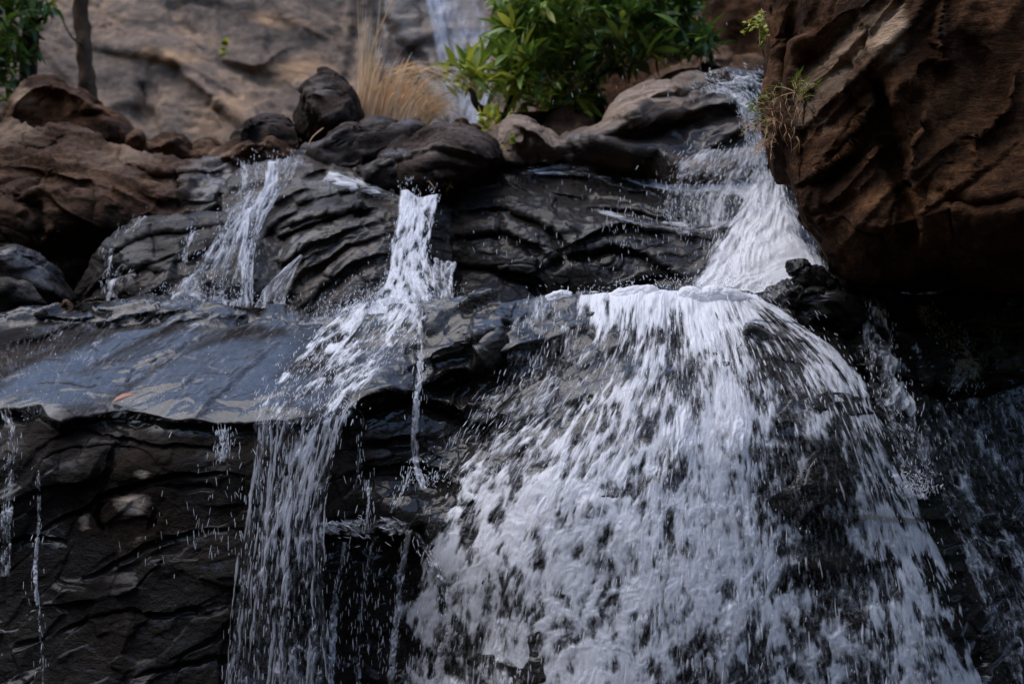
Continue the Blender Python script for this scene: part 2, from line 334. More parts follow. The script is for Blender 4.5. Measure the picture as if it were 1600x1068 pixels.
def rock_surface(name, crest, field, bottom, mat, res=1.6, amp=0.05, tilt=30, strata=1.0, x0=None, x1=None, back=0.7, wet=(0.9, ()), tan=(0.0, ()), fs=1.0, rows_back=14, pits=1.0, drop=2.0, facet=1.0, ampf=None, wetf=None):
    crest = np.array(crest, float)
    cs = smooth_line(crest); o = np.argsort(cs[:, 0]); cs = cs[o]
    x0 = crest[0, 0] if x0 is None else x0; x1 = crest[-1, 0] if x1 is None else x1
    nx = int((x1 - x0) / res) + 1; xs = np.linspace(x0, x1, nx); yc = np.interp(xs, cs[:, 0], cs[:, 1])
    hmax = (bottom - yc).max(); ny = int(hmax / res) + 1; t = np.linspace(0, 1, ny)[:, None]
    X = np.repeat(xs[None], ny, 0); Y = yc[None] + t * (bottom - yc)[None]
    D = field(X, Y)
    # smooth turn at the crest, then the top running back into the slope
    bk = np.arange(rows_back, 0, -1)[:, None] / rows_back
    XB = np.repeat(xs[None], rows_back, 0); YB = yc[None] + (bk ** 1.5) * 14 * drop; DB = D[0][None] + bk ** 1.0 * back
    X = np.vstack([XB, X]); Y = np.vstack([YB, Y]); D = np.vstack([DB, D])
    P = at(X, Y, D); Nn = grid_normals(P)
    for _ in range(2):
        Nn[1:-1, 1:-1] = (Nn[1:-1, 1:-1] + Nn[:-2, 1:-1] + Nn[2:, 1:-1] + Nn[1:-1, :-2] + Nn[1:-1, 2:]) / 5
    Nn /= np.linalg.norm(Nn, axis=-1)[..., None] + 1e-9
    P0 = P; P = rock_detail(P, Nn, amp if ampf is None else amp * ampf(X, Y), tilt, strata, fs, pits, facet)
    at_ = {'wet': np.clip(paint(X, Y, wet[1], wet[0]) + (0 if wetf is None else wetf(P0, X, Y)), 0, 1).ravel(), 'tan': np.clip(paint(X, Y, tan[1], tan[0]), 0, 1).ravel()}
    return mesh_from(name, P, grid_faces(*X.shape), mat, attrs=at_)
_ico = {}
def ico(sub):
    if sub not in _ico:
        bm = bmesh.new(); bmesh.ops.create_icosphere(bm, subdivisions=sub, radius=1.0)
        V = np.array([v.co[:] for v in bm.verts]); F = np.array([[v.index for v in f.verts] for f in bm.faces]); bm.free(); _ico[sub] = (V, F)
    return _ico[sub]
def rock_blob(name, outline, d0, thick, mat, sub=6, amp=0.03, tilt=20, strata=0.5, center=None, box=0.8, wet=(0.2, ()), tan=(0.0, ()), strokes=(), cuts=6, seed=1, fs=1.0, lean=0.0, pits=1.0, facet=1.0, dens=None):
    """a whole boulder: its outline, its own distance and thickness, flat-cut sides, layers and lumps"""
    V, F = ico(sub); out = np.array(outline, float)
    c = np.array(center if center else out.mean(0), float)
    ang = np.arctan2(out[:, 1] - c[1], out[:, 0] - c[0]); rad = np.hypot(out[:, 0] - c[0], out[:, 1] - c[1]); o = np.argsort(ang); ang, rad = ang[o], rad[o]
    ang = np.concatenate([ang - 2 * math.pi, ang, ang + 2 * math.pi]); rad = np.tile(rad, 3)
    rs = np.random.RandomState(seed)
    U = V.copy()
    for _ in range(cuts):                                  # flat faces on the camera half and the back, not on the outline
        k = rs.normal(size=3); k[1] *= 2.2; k /= np.linalg.norm(k); h = rs.uniform(0.62, 0.82)
        m = U @ k - h; U[:, 1] -= (k[1] * np.where(m > 0, m, 0)) * 1.3
    phi = np.arctan2(-V[:, 2], V[:, 0]); rho = np.clip(np.hypot(V[:, 0], V[:, 2]), 0, 1) ** box
    rr = np.interp(phi, ang, rad) * rho
    X = c[0] + rr * np.cos(phi); Y = c[1] + rr * np.sin(phi)
    D = d0 + U[:, 1] * thick + lean * (Y - c[1]) / 100.0
    front = sstep(0.15, -0.25, V[:, 1]) if False else (V[:, 1] < 0.2).astype(float)
    if strokes:
        f = Field([(c[0] - 500, c[1] - 500, 0), (c[0] + 500, c[1] - 500, 0), (c[0], c[1] + 500, 0), (c[0], c[1], 0)], strokes=strokes, wob=6)
        D = D + f(X, Y) * front
    P = at(X, Y, D)
    tri = P[F]; fn = np.cross(tri[:, 1] - tri[:, 0], tri[:, 2] - tri[:, 0]); Nn = np.zeros_like(P)
    for k in range(3): np.add.at(Nn, F[:, k], fn)
    Nn /= np.linalg.norm(Nn, axis=1)[:, None] + 1e-12
    if np.sum(Nn * (P - P.mean(0))) < 0: Nn = -Nn; F = F[:, ::-1]
    P = rock_detail(P, Nn, amp, tilt, strata, fs, pits, facet)
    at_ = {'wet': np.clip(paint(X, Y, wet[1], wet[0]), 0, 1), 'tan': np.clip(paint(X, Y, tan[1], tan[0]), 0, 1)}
    if dens is not None: at_['dens'] = dens(X, Y, P); at_['flow'] = np.stack([X, Y, np.zeros_like(X)], -1)
    return mesh_from(name, P, F, mat, attrs=at_)

def flow_sheet(name, guides, depthf, mat, nS, nT, off=0.03, spots=(), base=0.5, edge=0.12, cell=(26, 70), amp=0.03, seed=0, net=0.5, t0=0.0, t1=1.0, top_fade=0.0, bot_fade=0.0, hole=0.0, hsize=(34, 60), streak=0.0, warp=0.5, puff=()):
    G = [smooth_line(g) for g in guides]; m = 60
    def resample(g):
        L = np.concatenate([[0], np.cumsum(np.hypot(*np.diff(g, axis=0).T))]); u = np.linspace(0, L[-1], m)
        return np.stack([np.interp(u, L, g[:, 0]), np.interp(u, L, g[:, 1])], -1)
    G = np.array([resample(g) for g in G]); ng = len(G)
    s = np.linspace(0, 1, nS); t = np.linspace(t0, t1, nT)
    gi = s * (ng - 1); g0 = np.clip(gi.astype(int), 0, ng - 2); gf = (gi - g0)
    ti = t * (m - 1); ti0 = np.clip(ti.astype(int), 0, m - 2); tf = ti - ti0
    A = G[:, ti0] * (1 - tf)[None, :, None] + G[:, ti0 + 1] * tf[None, :, None]
    gfs = gf * gf * (3 - 2 * gf) * 0.35 + gf * 0.65
    XY = A[g0] * (1 - gfs)[:, None, None] + A[g0 + 1] * gfs[:, None, None]
    XY = XY.transpose(1, 0, 2); X, Y = XY[..., 0], XY[..., 1]
    # flow coordinates in picture-sized units
    wid = np.hypot(*(XY[:, -1] - XY[:, 0]).T).mean(); ln = np.hypot(*np.diff(XY, axis=0).transpose(2, 0, 1)).sum(0).mean()
    U = np.repeat((s * wid)[None], nT, 0); Vv = np.repeat((t * ln)[:, None], nS, 1) * 1.0
    q = np.stack([U / cell[0], Vv / cell[1], np.full_like(U, seed * 3.7)], -1)
    wq = q + warp * np.stack([fbm(q * 0.8 + 5, 2), fbm(q * 0.8 + 19, 2), 0 * U], -1)
    n1 = fbm(wq, 4, gain=0.6); rdg = fbm(wq * 1.3 + 40, 3, ridged=True); big = fbm(q * 0.3 + 77, 2)
    dens = base + 0.60 * n1 + net * (rdg - 0.42) * 0.7 + 0.65 * big
    if hole:
        q2 = np.stack([U / 30, Vv / 48, np.full_like(U, seed)], -1); w1 = fbm(q2, 3) * 0.55; w2 = fbm(q2 + 50, 3) * 0.55
        for sc, hm in ((1.0, 1.0), (0.55, 0.6)):
            f1, idn = worley(U / (hsize[0] * sc) + w1, Vv / (hsize[1] * sc) + w2, seed + int(sc * 10))
            dens -= hole * hm * sstep(0.55, 0.1, f1) * sstep(0.1, 0.75, idn)
            dens += 0.22 * hm * sstep(0.45, 0.95, f1)
    if streak:
        q3 = np.stack([(U + 14 * n1) / 6.5, Vv / 38, np.full_like(U, seed * 2.2)], -1); dens += streak * sstep(0.0, 0.1, Vv / ln) * fbm(q3, 3)
    dens += paint(X, Y, spots)
    dens = 0.5 + 0.34 * np.tanh((dens - 0.5) / 0.34)
    ed = np.minimum(s, 1 - s)[None] + 0.07 * n1
    dens -= 1.1 * (1 - sstep(0, edge, ed))
    if top_fade: dens -= 1.0 * (1 - sstep(0, top_fade, t))[:, None]
    if bot_fade: dens -= 1.0 * (1 - sstep(0, bot_fade, 1 - t))[:, None]
    D = depthf(X, Y)
    D = D - off
    P = at(X, Y, D); Nn = grid_normals(P)
    for _ in range(6):
        Nn[1:-1, 1:-1] = (Nn[1:-1, 1:-1] + Nn[:-2, 1:-1] + Nn[2:, 1:-1] + Nn[1:-1, :-2] + Nn[1:-1, 2:]) / 5
    Nn /= np.linalg.norm(Nn, axis=-1)[..., None] + 1e-9
    fine = fbm(wq * 3.1 + 3, 3)
    P = P + Nn * (amp * (0.6 * n1 + 0.5 * rdg + 0.35 * fine + 0.6 * big))[..., None]
    if puff: P = P + Nn * (paint(X, Y, puff) * (0.7 + 1.1 * fbm(np.stack([X / 40, Y / 40, 0 * X], -1), 3)))[..., None]
    F = grid_faces(nT, nS); dv = dens.ravel()
    keep = dv[F].max(1) > 0.02
    F = F[keep]; used = np.unique(F); idx = np.full(nT * nS, -1); idx[used] = np.arange(len(used)); F = idx[F]
    fl = np.stack([U, Vv, np.full_like(U, seed * 11.0)], -1).reshape(-1, 3)[used]
    o = mesh_from(name, P.reshape(-1, 3)[used], F, mat, attrs={'dens': dv[used], 'flow': fl})
    return o, (P, dens, Nn)

class Drops:
    """stretched drops and threads of falling water"""
    def __init__(s): s.V = []; s.F = []; s.n = 0
    def add(s, p, d, L, r):
        # p,d (n,3); L,r (n,) : tapered 4-sided spindle, 3 rings + tips
        n = len(p)
        if not n: return
        d = d / (np.linalg.norm(d, axis=1)[:, None] + 1e-9); ref = np.tile([0.3, 0.9, 0.2], (n, 1))
        a = np.cross(d, ref); a /= np.linalg.norm(a, axis=1)[:, None]; b = np.cross(d, a)
        V = [p - d * (L / 2)[:, None]]
        for tt, k in ((-0.25, 0.7), (0.12, 1.0), (0.36, 0.65)):
            for j in range(4):
                th = j * math.pi / 2
                V.append(p + d * (L * tt)[:, None] + (a * math.cos(th) + b * math.sin(th)) * (r * k)[:, None])
        V.append(p + d * (L / 2)[:, None])
        V = np.stack(V, 1)
        f = []
        for j in range(4):
            k = (j + 1) % 4; f.append((0, 1 + j, 1 + k)); f.append((13, 9 + k, 9 + j))
            for g in (1, 5): f.append((g + j, g + 4 + j, g + 4 + k)); f.append((g + j, g + 4 + k, g + k))
        f = np.array(f); s.V.append(V.reshape(-1, 3)); s.F.append((np.arange(n)[:, None, None] * 14 + f[None]).reshape(-1, 3) + s.n); s.n += n * 14
    def build(s, name, mat): return mesh_from(name, np.vstack(s.V), np.vstack(s.F), mat)
rs = np.random.RandomState(11)
def spray_on(dr, data, n, lift=0.05, Lr=(0.008, 0.05), rr=(0.0012, 0.003), dmin=0.0, dmax=1.0, side=0.15, grav=0.4):
    P, dens, Nn = data; nt_, ns = dens.shape
    i = rs.randint(1, nt_ - 2, n * 4); j = rs.randint(1, ns - 2, n * 4); dd = dens[i, j]
    k = np.where((dd > dmin) & (dd < dmax))[0][:n]; i, j = i[k], j[k]
    fl = P[i + 1, j] - P[i, j]; fl /= np.linalg.norm(fl, axis=1)[:, None] + 1e-9
    fl = fl + rs.normal(size=fl.shape) * side + np.array([0, 0, -grav])
    p = P[i, j] + Nn[i, j] * (np.abs(rs.normal(size=len(k))) * lift)[:, None] + rs.normal(size=fl.shape) * 0.012
    dr.add(p, fl, rs.uniform(*Lr, len(k)) , rs.uniform(*rr, len(k)) * rs.uniform(0.35, 0.95, len(k)))

def strands(name, label, guides, depthf, mat, n, wpx, lpx, off, seed, wig=0.02, dens=0.9, lift=0.03, srange=(0.02, 0.98), trange=(0, 1), bias=None):
    """braided threads of falling water: arched ribbons that follow the flow and thin out at both ends"""
    G = [smooth_line(g) for g in guides]; m = 80; r = np.random.RandomState(seed)
    def rsm(g):
        L = np.concatenate([[0], np.cumsum(np.hypot(*np.diff(g, axis=0).T))]); u = np.linspace(0, L[-1], m); return np.stack([np.interp(u, L, g[:, 0]), np.interp(u, L, g[:, 1])], -1)
    G = np.array([rsm(g) for g in G]); ng = len(G); LEN = np.hypot(*np.diff(G, axis=1).transpose(2, 0, 1)).sum(1).mean()
    Vs, Fs, dn, fl, nv = [], [], [], [], 0
    for k in range(n):
        s0 = r.uniform(*srange); l = r.uniform(*lpx) / LEN; ta = r.uniform(trange[0] - l * 0.3, trange[1] - l * 0.3); tb = min(ta + l, trange[1]); ta = max(ta, trange[0])
        q = max(int((tb - ta) * LEN / 5), 6); t = np.linspace(ta, tb, q)
        if bias is not None and r.rand() > bias(s0, (ta + tb) / 2): continue
        s = s0 + wig * (2.2 * noise(np.stack([t * LEN / 90, np.full(q, k * 1.7), np.full(q, seed * 1.3)], -1)) + 0.5 * noise(np.stack([t * LEN / 22, np.full(q, k * 2.7), np.full(q, seed * 1.9)], -1)))
        s = np.clip(s, 0, 1); gi = s * (ng - 1); g0 = np.clip(gi.astype(int), 0, ng - 2); gf = (gi - g0)[:, None]
        ti = t * (m - 1); a = np.clip(ti.astype(int), 0, m - 2); f = (ti - a)[:, None]
        XY = (G[g0, a] * (1 - f) + G[g0, a + 1] * f) * (1 - gf) + (G[g0 + 1, a] * (1 - f) + G[g0 + 1, a + 1] * f) * gf
        T = np.gradient(XY, axis=0); T /= np.hypot(*T.T)[:, None] + 1e-9; Sd = np.stack([-T[:, 1], T[:, 0]], -1)
        tt = np.linspace(0, 1, q); w_ = r.uniform(*wpx) * (np.sin(np.clip(tt * 0.94 + 0.03, 0, 1) * math.pi) ** 0.5) * (0.75 + 0.8 * np.abs(noise(np.stack([t * LEN / 18, np.full(q, k * 3.1), np.full(q, 5.5)], -1))))
        o_ = off + abs(r.normal()) * lift
        D = depthf(XY[:, 0], XY[:, 1]) - o_
        rows = []
        for c_, dd, pz in ((-1, 0.12, 0.0), (-0.45, 0.75, 0.006), (0.1, 1.0, 0.009), (0.55, 0.7, 0.005), (1, 0.12, 0.0)):
            X = XY + Sd * (w_ * c_)[:, None]; rows.append(at(X[:, 0], X[:, 1], D - pz)); dn.append(dens * dd * (0.55 + 0.45 * np.sin(tt * math.pi) ** 0.4)); fl.append(np.stack([np.full(q, k * 13.0) + w_ * c_, t * LEN, np.full(q, 1.0 * seed)], -1))
        P = np.stack(rows, 0); i = np.arange(5 * q).reshape(5, q) + nv
        Fs.append(np.stack([i[:-1, :-1], i[:-1, 1:], i[1:, 1:], i[1:, :-1]], -1).reshape(-1, 4)); Vs.append(P.reshape(-1, 3)); nv += 5 * q
    o = mesh_from(name, np.vstack(Vs), np.vstack(Fs), mat, attrs={'dens': np.concatenate(dn), 'flow': np.vstack(fl)})
    return tag(o, label, kind='structure')

# ================================================================== ROCK
# --- the front rock face: wet slab on the left, cut-back wall below it, bulging dome under the main fall
face_ctrl = [(2200, 520, 6.0), (2200, 900, 5.6), (2200, 1150, 5.5), (-380, 560, 5.75), (-380, 760, 5.2), (-380, 1150, 5.0), (-150, 500, 6.15), (100, 488, 6.05), (300, 474, 6.0), (450, 488, 5.95), (-150, 570, 5.6), (150, 570, 5.55), (350, 570, 5.5), (500, 570, 5.45),
    (-150, 640, 5.15), (100, 645, 5.12), (300, 650, 5.08), (480, 650, 5.02), (-150, 760, 5.12), (100, 760, 5.06), (300, 760, 5.03), (450, 760, 5.0),
    (-150, 900, 5.08), (100, 900, 5.0), (300, 900, 4.98), (480, 900, 5.06), (-150, 1150, 4.9), (200, 1150, 4.85), (450, 1150, 4.95),
    (580, 500, 5.75), (720, 468, 5.6), (700, 540, 5.3), (770, 520, 5.32), (760, 570, 5.3), (600, 620, 5.1), (560, 700, 5.12), (700, 610, 5.25), (760, 625, 5.25), (720, 655, 5.15),
    (640, 730, 5.15), (700, 740, 5.12), (620, 800, 5.0), (600, 840, 5.12), (570, 950, 5.2), (590, 1150, 5.2),
    (850, 465, 5.6), (850, 560, 5.3), (820, 660, 5.02), (800, 760, 4.88), (760, 900, 4.82), (740, 1150, 4.78), (950, 460, 5.55), (950, 540, 5.2), (950, 700, 4.85), (950, 900, 4.66), (950, 1150, 4.55),
    (1080, 458, 5.55), (1080, 540, 5.2), (1080, 700, 4.85), (1080, 900, 4.66), (1080, 1150, 4.55), (1200, 520, 5.32), (1200, 650, 5.0), (1200, 800, 4.85), (1200, 1000, 4.7), (1200, 1150, 4.64),
    (1330, 480, 5.65), (1330, 560, 5.35), (1330, 700, 5.05), (1330, 850, 5.0), (1350, 1150, 4.8), (1450, 500, 5.75), (1450, 640, 5.4), (1450, 800, 5.2), (1450, 1000, 5.05), (1450, 1150, 4.95),
    (1600, 520, 5.95), (1600, 700, 5.65), (1600, 900, 5.4), (1600, 1150, 5.25), (1760, 520, 6.1), (1760, 900, 5.5), (1760, 1150, 5.4)]
lip = [(-200, 655), (0, 645), (60, 640), (95, 668), (150, 652), (200, 648), (300, 665), (390, 668), (450, 660), (560, 652)]
face_steps = [(lip, 0.07, 9, -300, 545),
    ([(540, 640), (600, 612), (660, 620), (720, 648), (800, 655)], 0.10, 5, 560, 800),
    ([(520, 812), (600, 832), (660, 820)], 0.09, 7, 500, 660),
    ([(400, 835), (520, 812)], 0.05, 5, 400, 520),
    ([(1180, 560), (1260, 565), (1400, 590), (1500, 612)], 0.10, 7, 1330, 1530),
    ([(1250, 815), (1300, 818), (1360, 812), (1600, 830)], 0.04, 9, 1225, 1650),
    ([(1250, 890), (1330, 892), (1400, 880)], 0.05, 9, 1230, 1400),
    ([(1170, 500), (1270, 508), (1330, 512)], 0.05, 5, 1180, 1330),
    ([(1180, 700), (1240, 705)], 0.02, 8, 1180, 1240)]
face_strokes = [
    # cracks cut in the lower left wall
    ([(60, 838), (90, 815), (130, 795), (160, 775), (205, 760), (245, 750), (320, 742), (385, 744)], 2.24, 0.029, 0.015),
    ([(182, 690), (170, 722), (163, 745), (158, 778)], 2.0, 0.035), ([(155, 775), (152, 805), (160, 830)], 2.4, 0.045),
    ([(50, 760), (75, 715), (120, 700), (175, 695), (220, 700), (262, 740)], 2.56, 0.018, 0.009),
    ([(60, 700), (120, 672), (170, 682), (250, 695), (330, 700), (400, 695)], 2.56, 0.023, 0.012),
    ([(130, 905), (200, 868), (240, 850), (300, 835), (370, 828)], 2.56, 0.023, 0.012),
    ([(90, 990), (150, 962), (200, 955), (260, 960), (340, 945)], 2.56, 0.023, 0.015), 
    ([(0, 850), (50, 842), (100, 850)], 2.56, 0.023, 0.012),
    ([(200, 1060), (280, 1040), (350, 1030), (420, 1060)], 3.20, 0.023, 0.015), ([(240, 800), (235, 830)], 3, 0.015),
    # creases on the slab
    ([(190, 612), (220, 575), (260, 560), (300, 540), (350, 515)], 6, 0.028, -0.02), ([(170, 600), (215, 592), (245, 562)], 5, 0.02),
    ([(240, 528), (290, 505), (345, 498), (400, 490)], 5, 0.045, 0.03), ([(300, 650), (345, 605), (400, 560), (440, 520)], 7, -0.02, 0.015),
    ([(250, 650), (300, 600), (350, 560)], 8, 0.014), ([(20, 483), (80, 500), (130, 500), (180, 492)], 4, 0.05, 0.03),
    ([(0, 543), (60, 535), (110, 515), (150, 505)], 5, 0.06, 0.03), ([(100, 530), (160, 500), (230, 487), (300, 478)], 6, -0.05, 0.03),
    # the black boss in the middle
    ([(640, 575), (690, 560), (740, 545), (775, 510)], 6, 0.04, 0.03), ([(560, 650), (620, 625), (700, 600), (770, 565), (795, 500)], 7, 0.10, 0.07),
    ([(655, 500), (640, 545), (660, 590)], 6, 0.03), ([(690, 500), (720, 520), (770, 505)], 6, 0.02), ([(700, 655), (720, 615), (745, 595)], 6, 0.05),
    ([(550, 740), (620, 735), (680, 745), (700, 765)], 6, 0.07, 0.05), ([(560, 700), (620, 690), (660, 700)], 6, 0.05, 0.04),
    # dome and right
    ([(1210, 475), (1260, 495), (1310, 505), (1340, 560), (1350, 620)], 8, 0.08), ([(1350, 620), (1400, 680), (1400, 730)], 9, 0.08),
    ([(1430, 560), (1480, 620), (1530, 640)], 8, 0.06), ([(1400, 620), (1450, 650), (1540, 600), (1600, 590)], 9, 0.07, 0.05),
    ([(1040, 500), (1060, 520), (1070, 560)], 10, 0.05), ([(820, 520), (870, 560), (860, 640), (830, 680)], 8, 0.03)]
FACE = Field(face_ctrl, face_steps, face_strokes)
face_crest = [(-380, 486), (-150, 492), (0, 487), (35, 480), (80, 482), (128, 488), (160, 476), (230, 470), (330, 472), (420, 486), (500, 490), (560, 484), (640, 478), (700, 469), (760, 463), (795, 470),
              (850, 463), (930, 460), (1000, 456), (1060, 458), (1150, 458), (1180, 470), (1240, 462), (1320, 452), (1420, 458), (1520, 462), (1760, 470), (2200, 440)]
def slab_zone(X, Y): return sstep(0, 40, np.interp(X, [l[0] for l in lip], [l[1] for l in lip]) - Y + 30) * (1 - sstep(500, 640, X)) * sstep(505, 530, Y + 12)
def wall_zone(X, Y): return sstep(0, 22, Y - np.interp(X, [l_[0] for l_ in lip], [l_[1] for l_ in lip])) * (1 - sstep(560, 700, X))
def slab_streaks(P, X, Y):                             # thin films run down the slab towards the lower left
    z = slab_zone(X, Y); k = P[..., 0] * 0.80 - P[..., 1] * 0.6; l = P[..., 0] * 0.6 + P[..., 1] * 0.80
    wall = wall_zone(X, Y)
    core = np.exp(-(((X - 330) / 130) ** 2 + ((Y - 585) / 75) ** 2))
    return z * (1.1 * fbm(np.stack([k * 5, l * 0.8, 0 * k], -1), 4) - 0.42 + 0.45 * core) - wall * (0.42 + 0.5 * fbm(P * 2, 3))
o = rock_surface('rock_face', face_crest, FACE, 1150, MAT['face'], res=1.75, amp=0.036, tilt=24, strata=0.35, fs=1.1, pits=0.6, facet=1.5, back=1.0, ampf=lambda X, Y: 1 - 0.87 * slab_zone(X, Y) - 0.35 * wall_zone(X, Y), wetf=slab_streaks,
    wet=(0.95, [(205, 790, 55, 32, -1.1), (125, 810, 26, 30, -0.75), (215, 738, 28, 14, -0.8), (200, 735, 60, 30, -0.4), (210, 830, 40, 30, -0.5)]),
    tan=(0.0, [(205, 788, 34, 20, 1.0), (130, 812, 16, 24, 0.7), (222, 740, 20, 9, 0.85), (215, 850, 26, 30, 0.45)]))
tag(o, 'wet dark bedrock wall and slab that the falls run over', kind='structure')

# --- brown bank, back left
A = Field([(-150, 190, 7.9), (0, 188, 7.7), (150, 215, 7.5), (300, 252, 7.4), (400, 256, 7.35), (-150, 330, 7.0), (0, 320, 7.0), (150, 310, 6.95), (300, 290, 7.05), (380, 300, 7.1), (50, 420, 7.1), (0, 480, 7.3), (200, 420, 7.2), (350, 420, 7.1), (300, 500, 7.3), (-150, 500, 7.3)],
    strokes=[([(275, 258), (278, 290), (285, 325)], 4, 0.08, 0.03), ([(0, 262), (60, 268), (110, 285), (150, 280)], 5, 0.07, 0.04), ([(0, 225), (60, 232), (110, 215)], 5, 0.06, 0.03),
             ([(50, 390), (75, 365), (80, 350)], 4, -0.05), ([(130, 280), (150, 330), (120, 380)], 7, 0.06), ([(0, 300), (60, 330), (60, 380)], 8, 0.08), ([(180, 240), (230, 262), (290, 268), (360, 262)], 5, -0.05, 0.04), ([(200, 300), (250, 320), (330, 320)], 6, 0.05)])
o = rock_surface('rock_bank', [(-420, 165), (-150, 178), (0, 186), (30, 192), (60, 205), (100, 197), (140, 207), (185, 228), (235, 246), (280, 250), (330, 251), (400, 255), (420, 262)], A, 520, MAT['brown'], res=2, amp=0.075, tilt=-8, strata=0.5, fs=0.9,
    wet=(0.32, [(370, 300, 70, 60, 0.8), (120, 470, 200, 50, 0.6)]), tan=(0.25, [(0, 205, 70, 25, 0.7), (210, 240, 60, 12, 0.6), (45, 375, 25, 30, 0.4), (150, 260, 60, 40, 0.2)]))  # tan spot at top left paints the light on the bank
tag(o, 'long brown rock bank behind the wet slab at the left edge', 'rock bank')
# --- dark block under it, left of the narrow fall
Df = Field([(110, 470, 6.75), (200, 350, 6.75), (300, 334, 6.75), (430, 340, 6.8), (200, 420, 6.5), (300, 400, 6.42), (400, 400, 6.42), (150, 500, 6.6), (300, 500, 6.3), (430, 500, 6.3)],
    strokes=[([(130, 470), (170, 440), (215, 425), (260, 425)], 5, 0.06, 0.04), ([(220, 460), (215, 430), (240, 410), (300, 395)], 4, 0.05, 0.03), ([(170, 400), (230, 375), (300, 365), (380, 350)], 5, 0.06, 0.04),
             ([(250, 420), (310, 400), (370, 380), (430, 370)], 5, 0.05, 0.04), ([(240, 345), (235, 370), (245, 395)], 4, 0.04)])
o = rock_surface('rock_block', [(100, 480), (130, 445), (150, 418), (185, 365), (200, 350), (240, 338), (300, 333), (360, 332), (440, 338), (470, 350)], Df, 520, MAT['black'], res=1.8, amp=0.045, tilt=25, strata=0.5, fs=1.3, wet=(0.6, []), tan=(0.1, [(330, 350, 70, 12, 0.5), (215, 440, 30, 20, 0.4)]))
tag(o, 'low dark cracked rock block left of the narrow left fall', 'rock')
# --- ribbed grey rock between the two small falls
cst = []
for k, (a, b, c_, amt) in enumerate([((355, 470), (440, 375), (610, 318), .08), ((400, 480), (470, 400), (600, 345), .07), ((440, 490), (500, 415), (600, 372), .08), ((330, 400), (400, 330), (470, 272), .05),
        ((380, 440), (450, 340), (560, 300), .07), ((480, 490), (530, 430), (610, 400), .07), ((400, 350), (450, 312), (500, 300), .06), ((420, 460), (480, 410), (590, 362), .04), ((390, 405), (460, 352), (600, 330), .05)]):
    mid = ((a[0] + b[0]) / 2 - 6, (a[1] + b[1]) / 2 - 4)
    cst.append(([a, mid, b, ((b[0] + c_[0]) / 2, (b[1] + c_[1]) / 2 - 6), c_], 4.5, amt, 0.045))
C = Field([(350, 280, 7.0), (460, 250, 7.0), (560, 270, 6.9), (660, 320, 6.7), (400, 350, 6.6), (500, 330, 6.5), (600, 350, 6.45), (380, 450, 6.4), (480, 430, 6.3), (600, 430, 6.3), (350, 510, 6.3), (500, 510, 6.2), (680, 510, 6.3), (690, 400, 6.6)], strokes=cst + [([(470, 282), (500, 270), (520, 275)], 5, 0.06, 0.04), ([(520, 300), (570, 305), (620, 316)], 4, 0.04, 0.02), ([(440, 330), (500, 310)], 4, 0.05)])
o = rock_surface('ribbed_rock', [(345, 300), (370, 268), (400, 255), (440, 249), (475, 246), (510, 252), (540, 262), (565, 280), (600, 297), (640, 312), (690, 318), (705, 330)], C, 520, MAT['ribbed'], res=1.5, amp=0.030, tilt=36, strata=0.6, fs=1.4,
    wet=(0.55, [(560, 290, 60, 14, 0.5), (480, 380, 60, 30, 0.3), (620, 430, 60, 60, 0.5)]), tan=(0.45, [(450, 280, 50, 25, 0.3), (540, 385, 50, 20, 0.45), (430, 330, 30, 50, 0.1), (640, 350, 60, 40, -0.5)]))
tag(o, 'grey ribbed rock sloping down between the two narrow falls', 'rock')
# --- black layered outcrop, centre right
bst = [([(690, 345), (760, 330), (830, 345), (880, 385), (870, 420)], 6, 0.09, 0.07), ([(680, 330), (740, 300), (800, 295), (850, 310)], 5, 0.07, 0.05), ([(700, 375), (780, 370), (850, 400)], 6, 0.08, 0.05),
       ([(760, 268), (830, 285), (880, 310), (960, 300)], 5, 0.06, 0.05), ([(690, 415), (770, 425), (830, 440), (850, 470)], 6, 0.07, 0.05), ([(880, 385), (950, 350), (1010, 350), (1080, 370)], 6, -0.06, 0.05),
       ([(850, 420), (930, 395), (1000, 400), (1060, 440)], 7, 0.08, 0.05), ([(940, 250), (1010, 262), (1080, 250), (1140, 255)], 5, 0.05, 0.03), ([(820, 262), (900, 270), (980, 300), (1090, 312)], 5, 0.07, 0.05),
       ([(900, 330), (980, 332), (1060, 350), (1130, 345)], 6, 0.09, 0.06), ([(960, 455), (1010, 440), (1060, 432)], 4, 0.04, 0.03), ([(760, 310), (780, 350), (770, 400)], 6, 0.03), ([(710, 300), (800, 275), (880, 290)], 4, 0.04, 0.03)]
B = Field([(670, 330, 6.9), (760, 270, 7.15), (870, 238, 7.4), (1000, 240, 7.4), (1150, 236, 7.4), (1300, 240, 7.3), (720, 330, 6.7), (820, 310, 6.75), (950, 300, 6.85), (1100, 300, 6.85), (720, 400, 6.65), (850, 380, 6.5), (980, 370, 6.5), (1100, 390, 6.5),
           (720, 500, 6.5), (850, 500, 6.5), (1000, 500, 6.45), (1150, 480, 6.3), (1250, 330, 6.8), (1320, 420, 6.5), (1350, 520, 6.3)], strokes=bst)
o = rock_surface('layered_outcrop', [(665, 350), (678, 325), (700, 305), (735, 290), (762, 270), (800, 254), (840, 244), (880, 238), (960, 238), (1010, 243), (1060, 236), (1140, 234), (1200, 226), (1260, 215), (1360, 240)], B, 530, MAT['black'], res=1.6, amp=0.030, tilt=-14, strata=0.4, fs=1.2,
    wet=(0.65, [(900, 250, 160, 14, 0.3), (1100, 300, 120, 70, 0.4), (1080, 420, 150, 60, 0.3), (720, 330, 40, 60, -0.2)]), tan=(0.12, [(730, 320, 50, 25, 0.25), (990, 355, 60, 20, 0.3), (880, 340, 40, 30, 0.2)]))
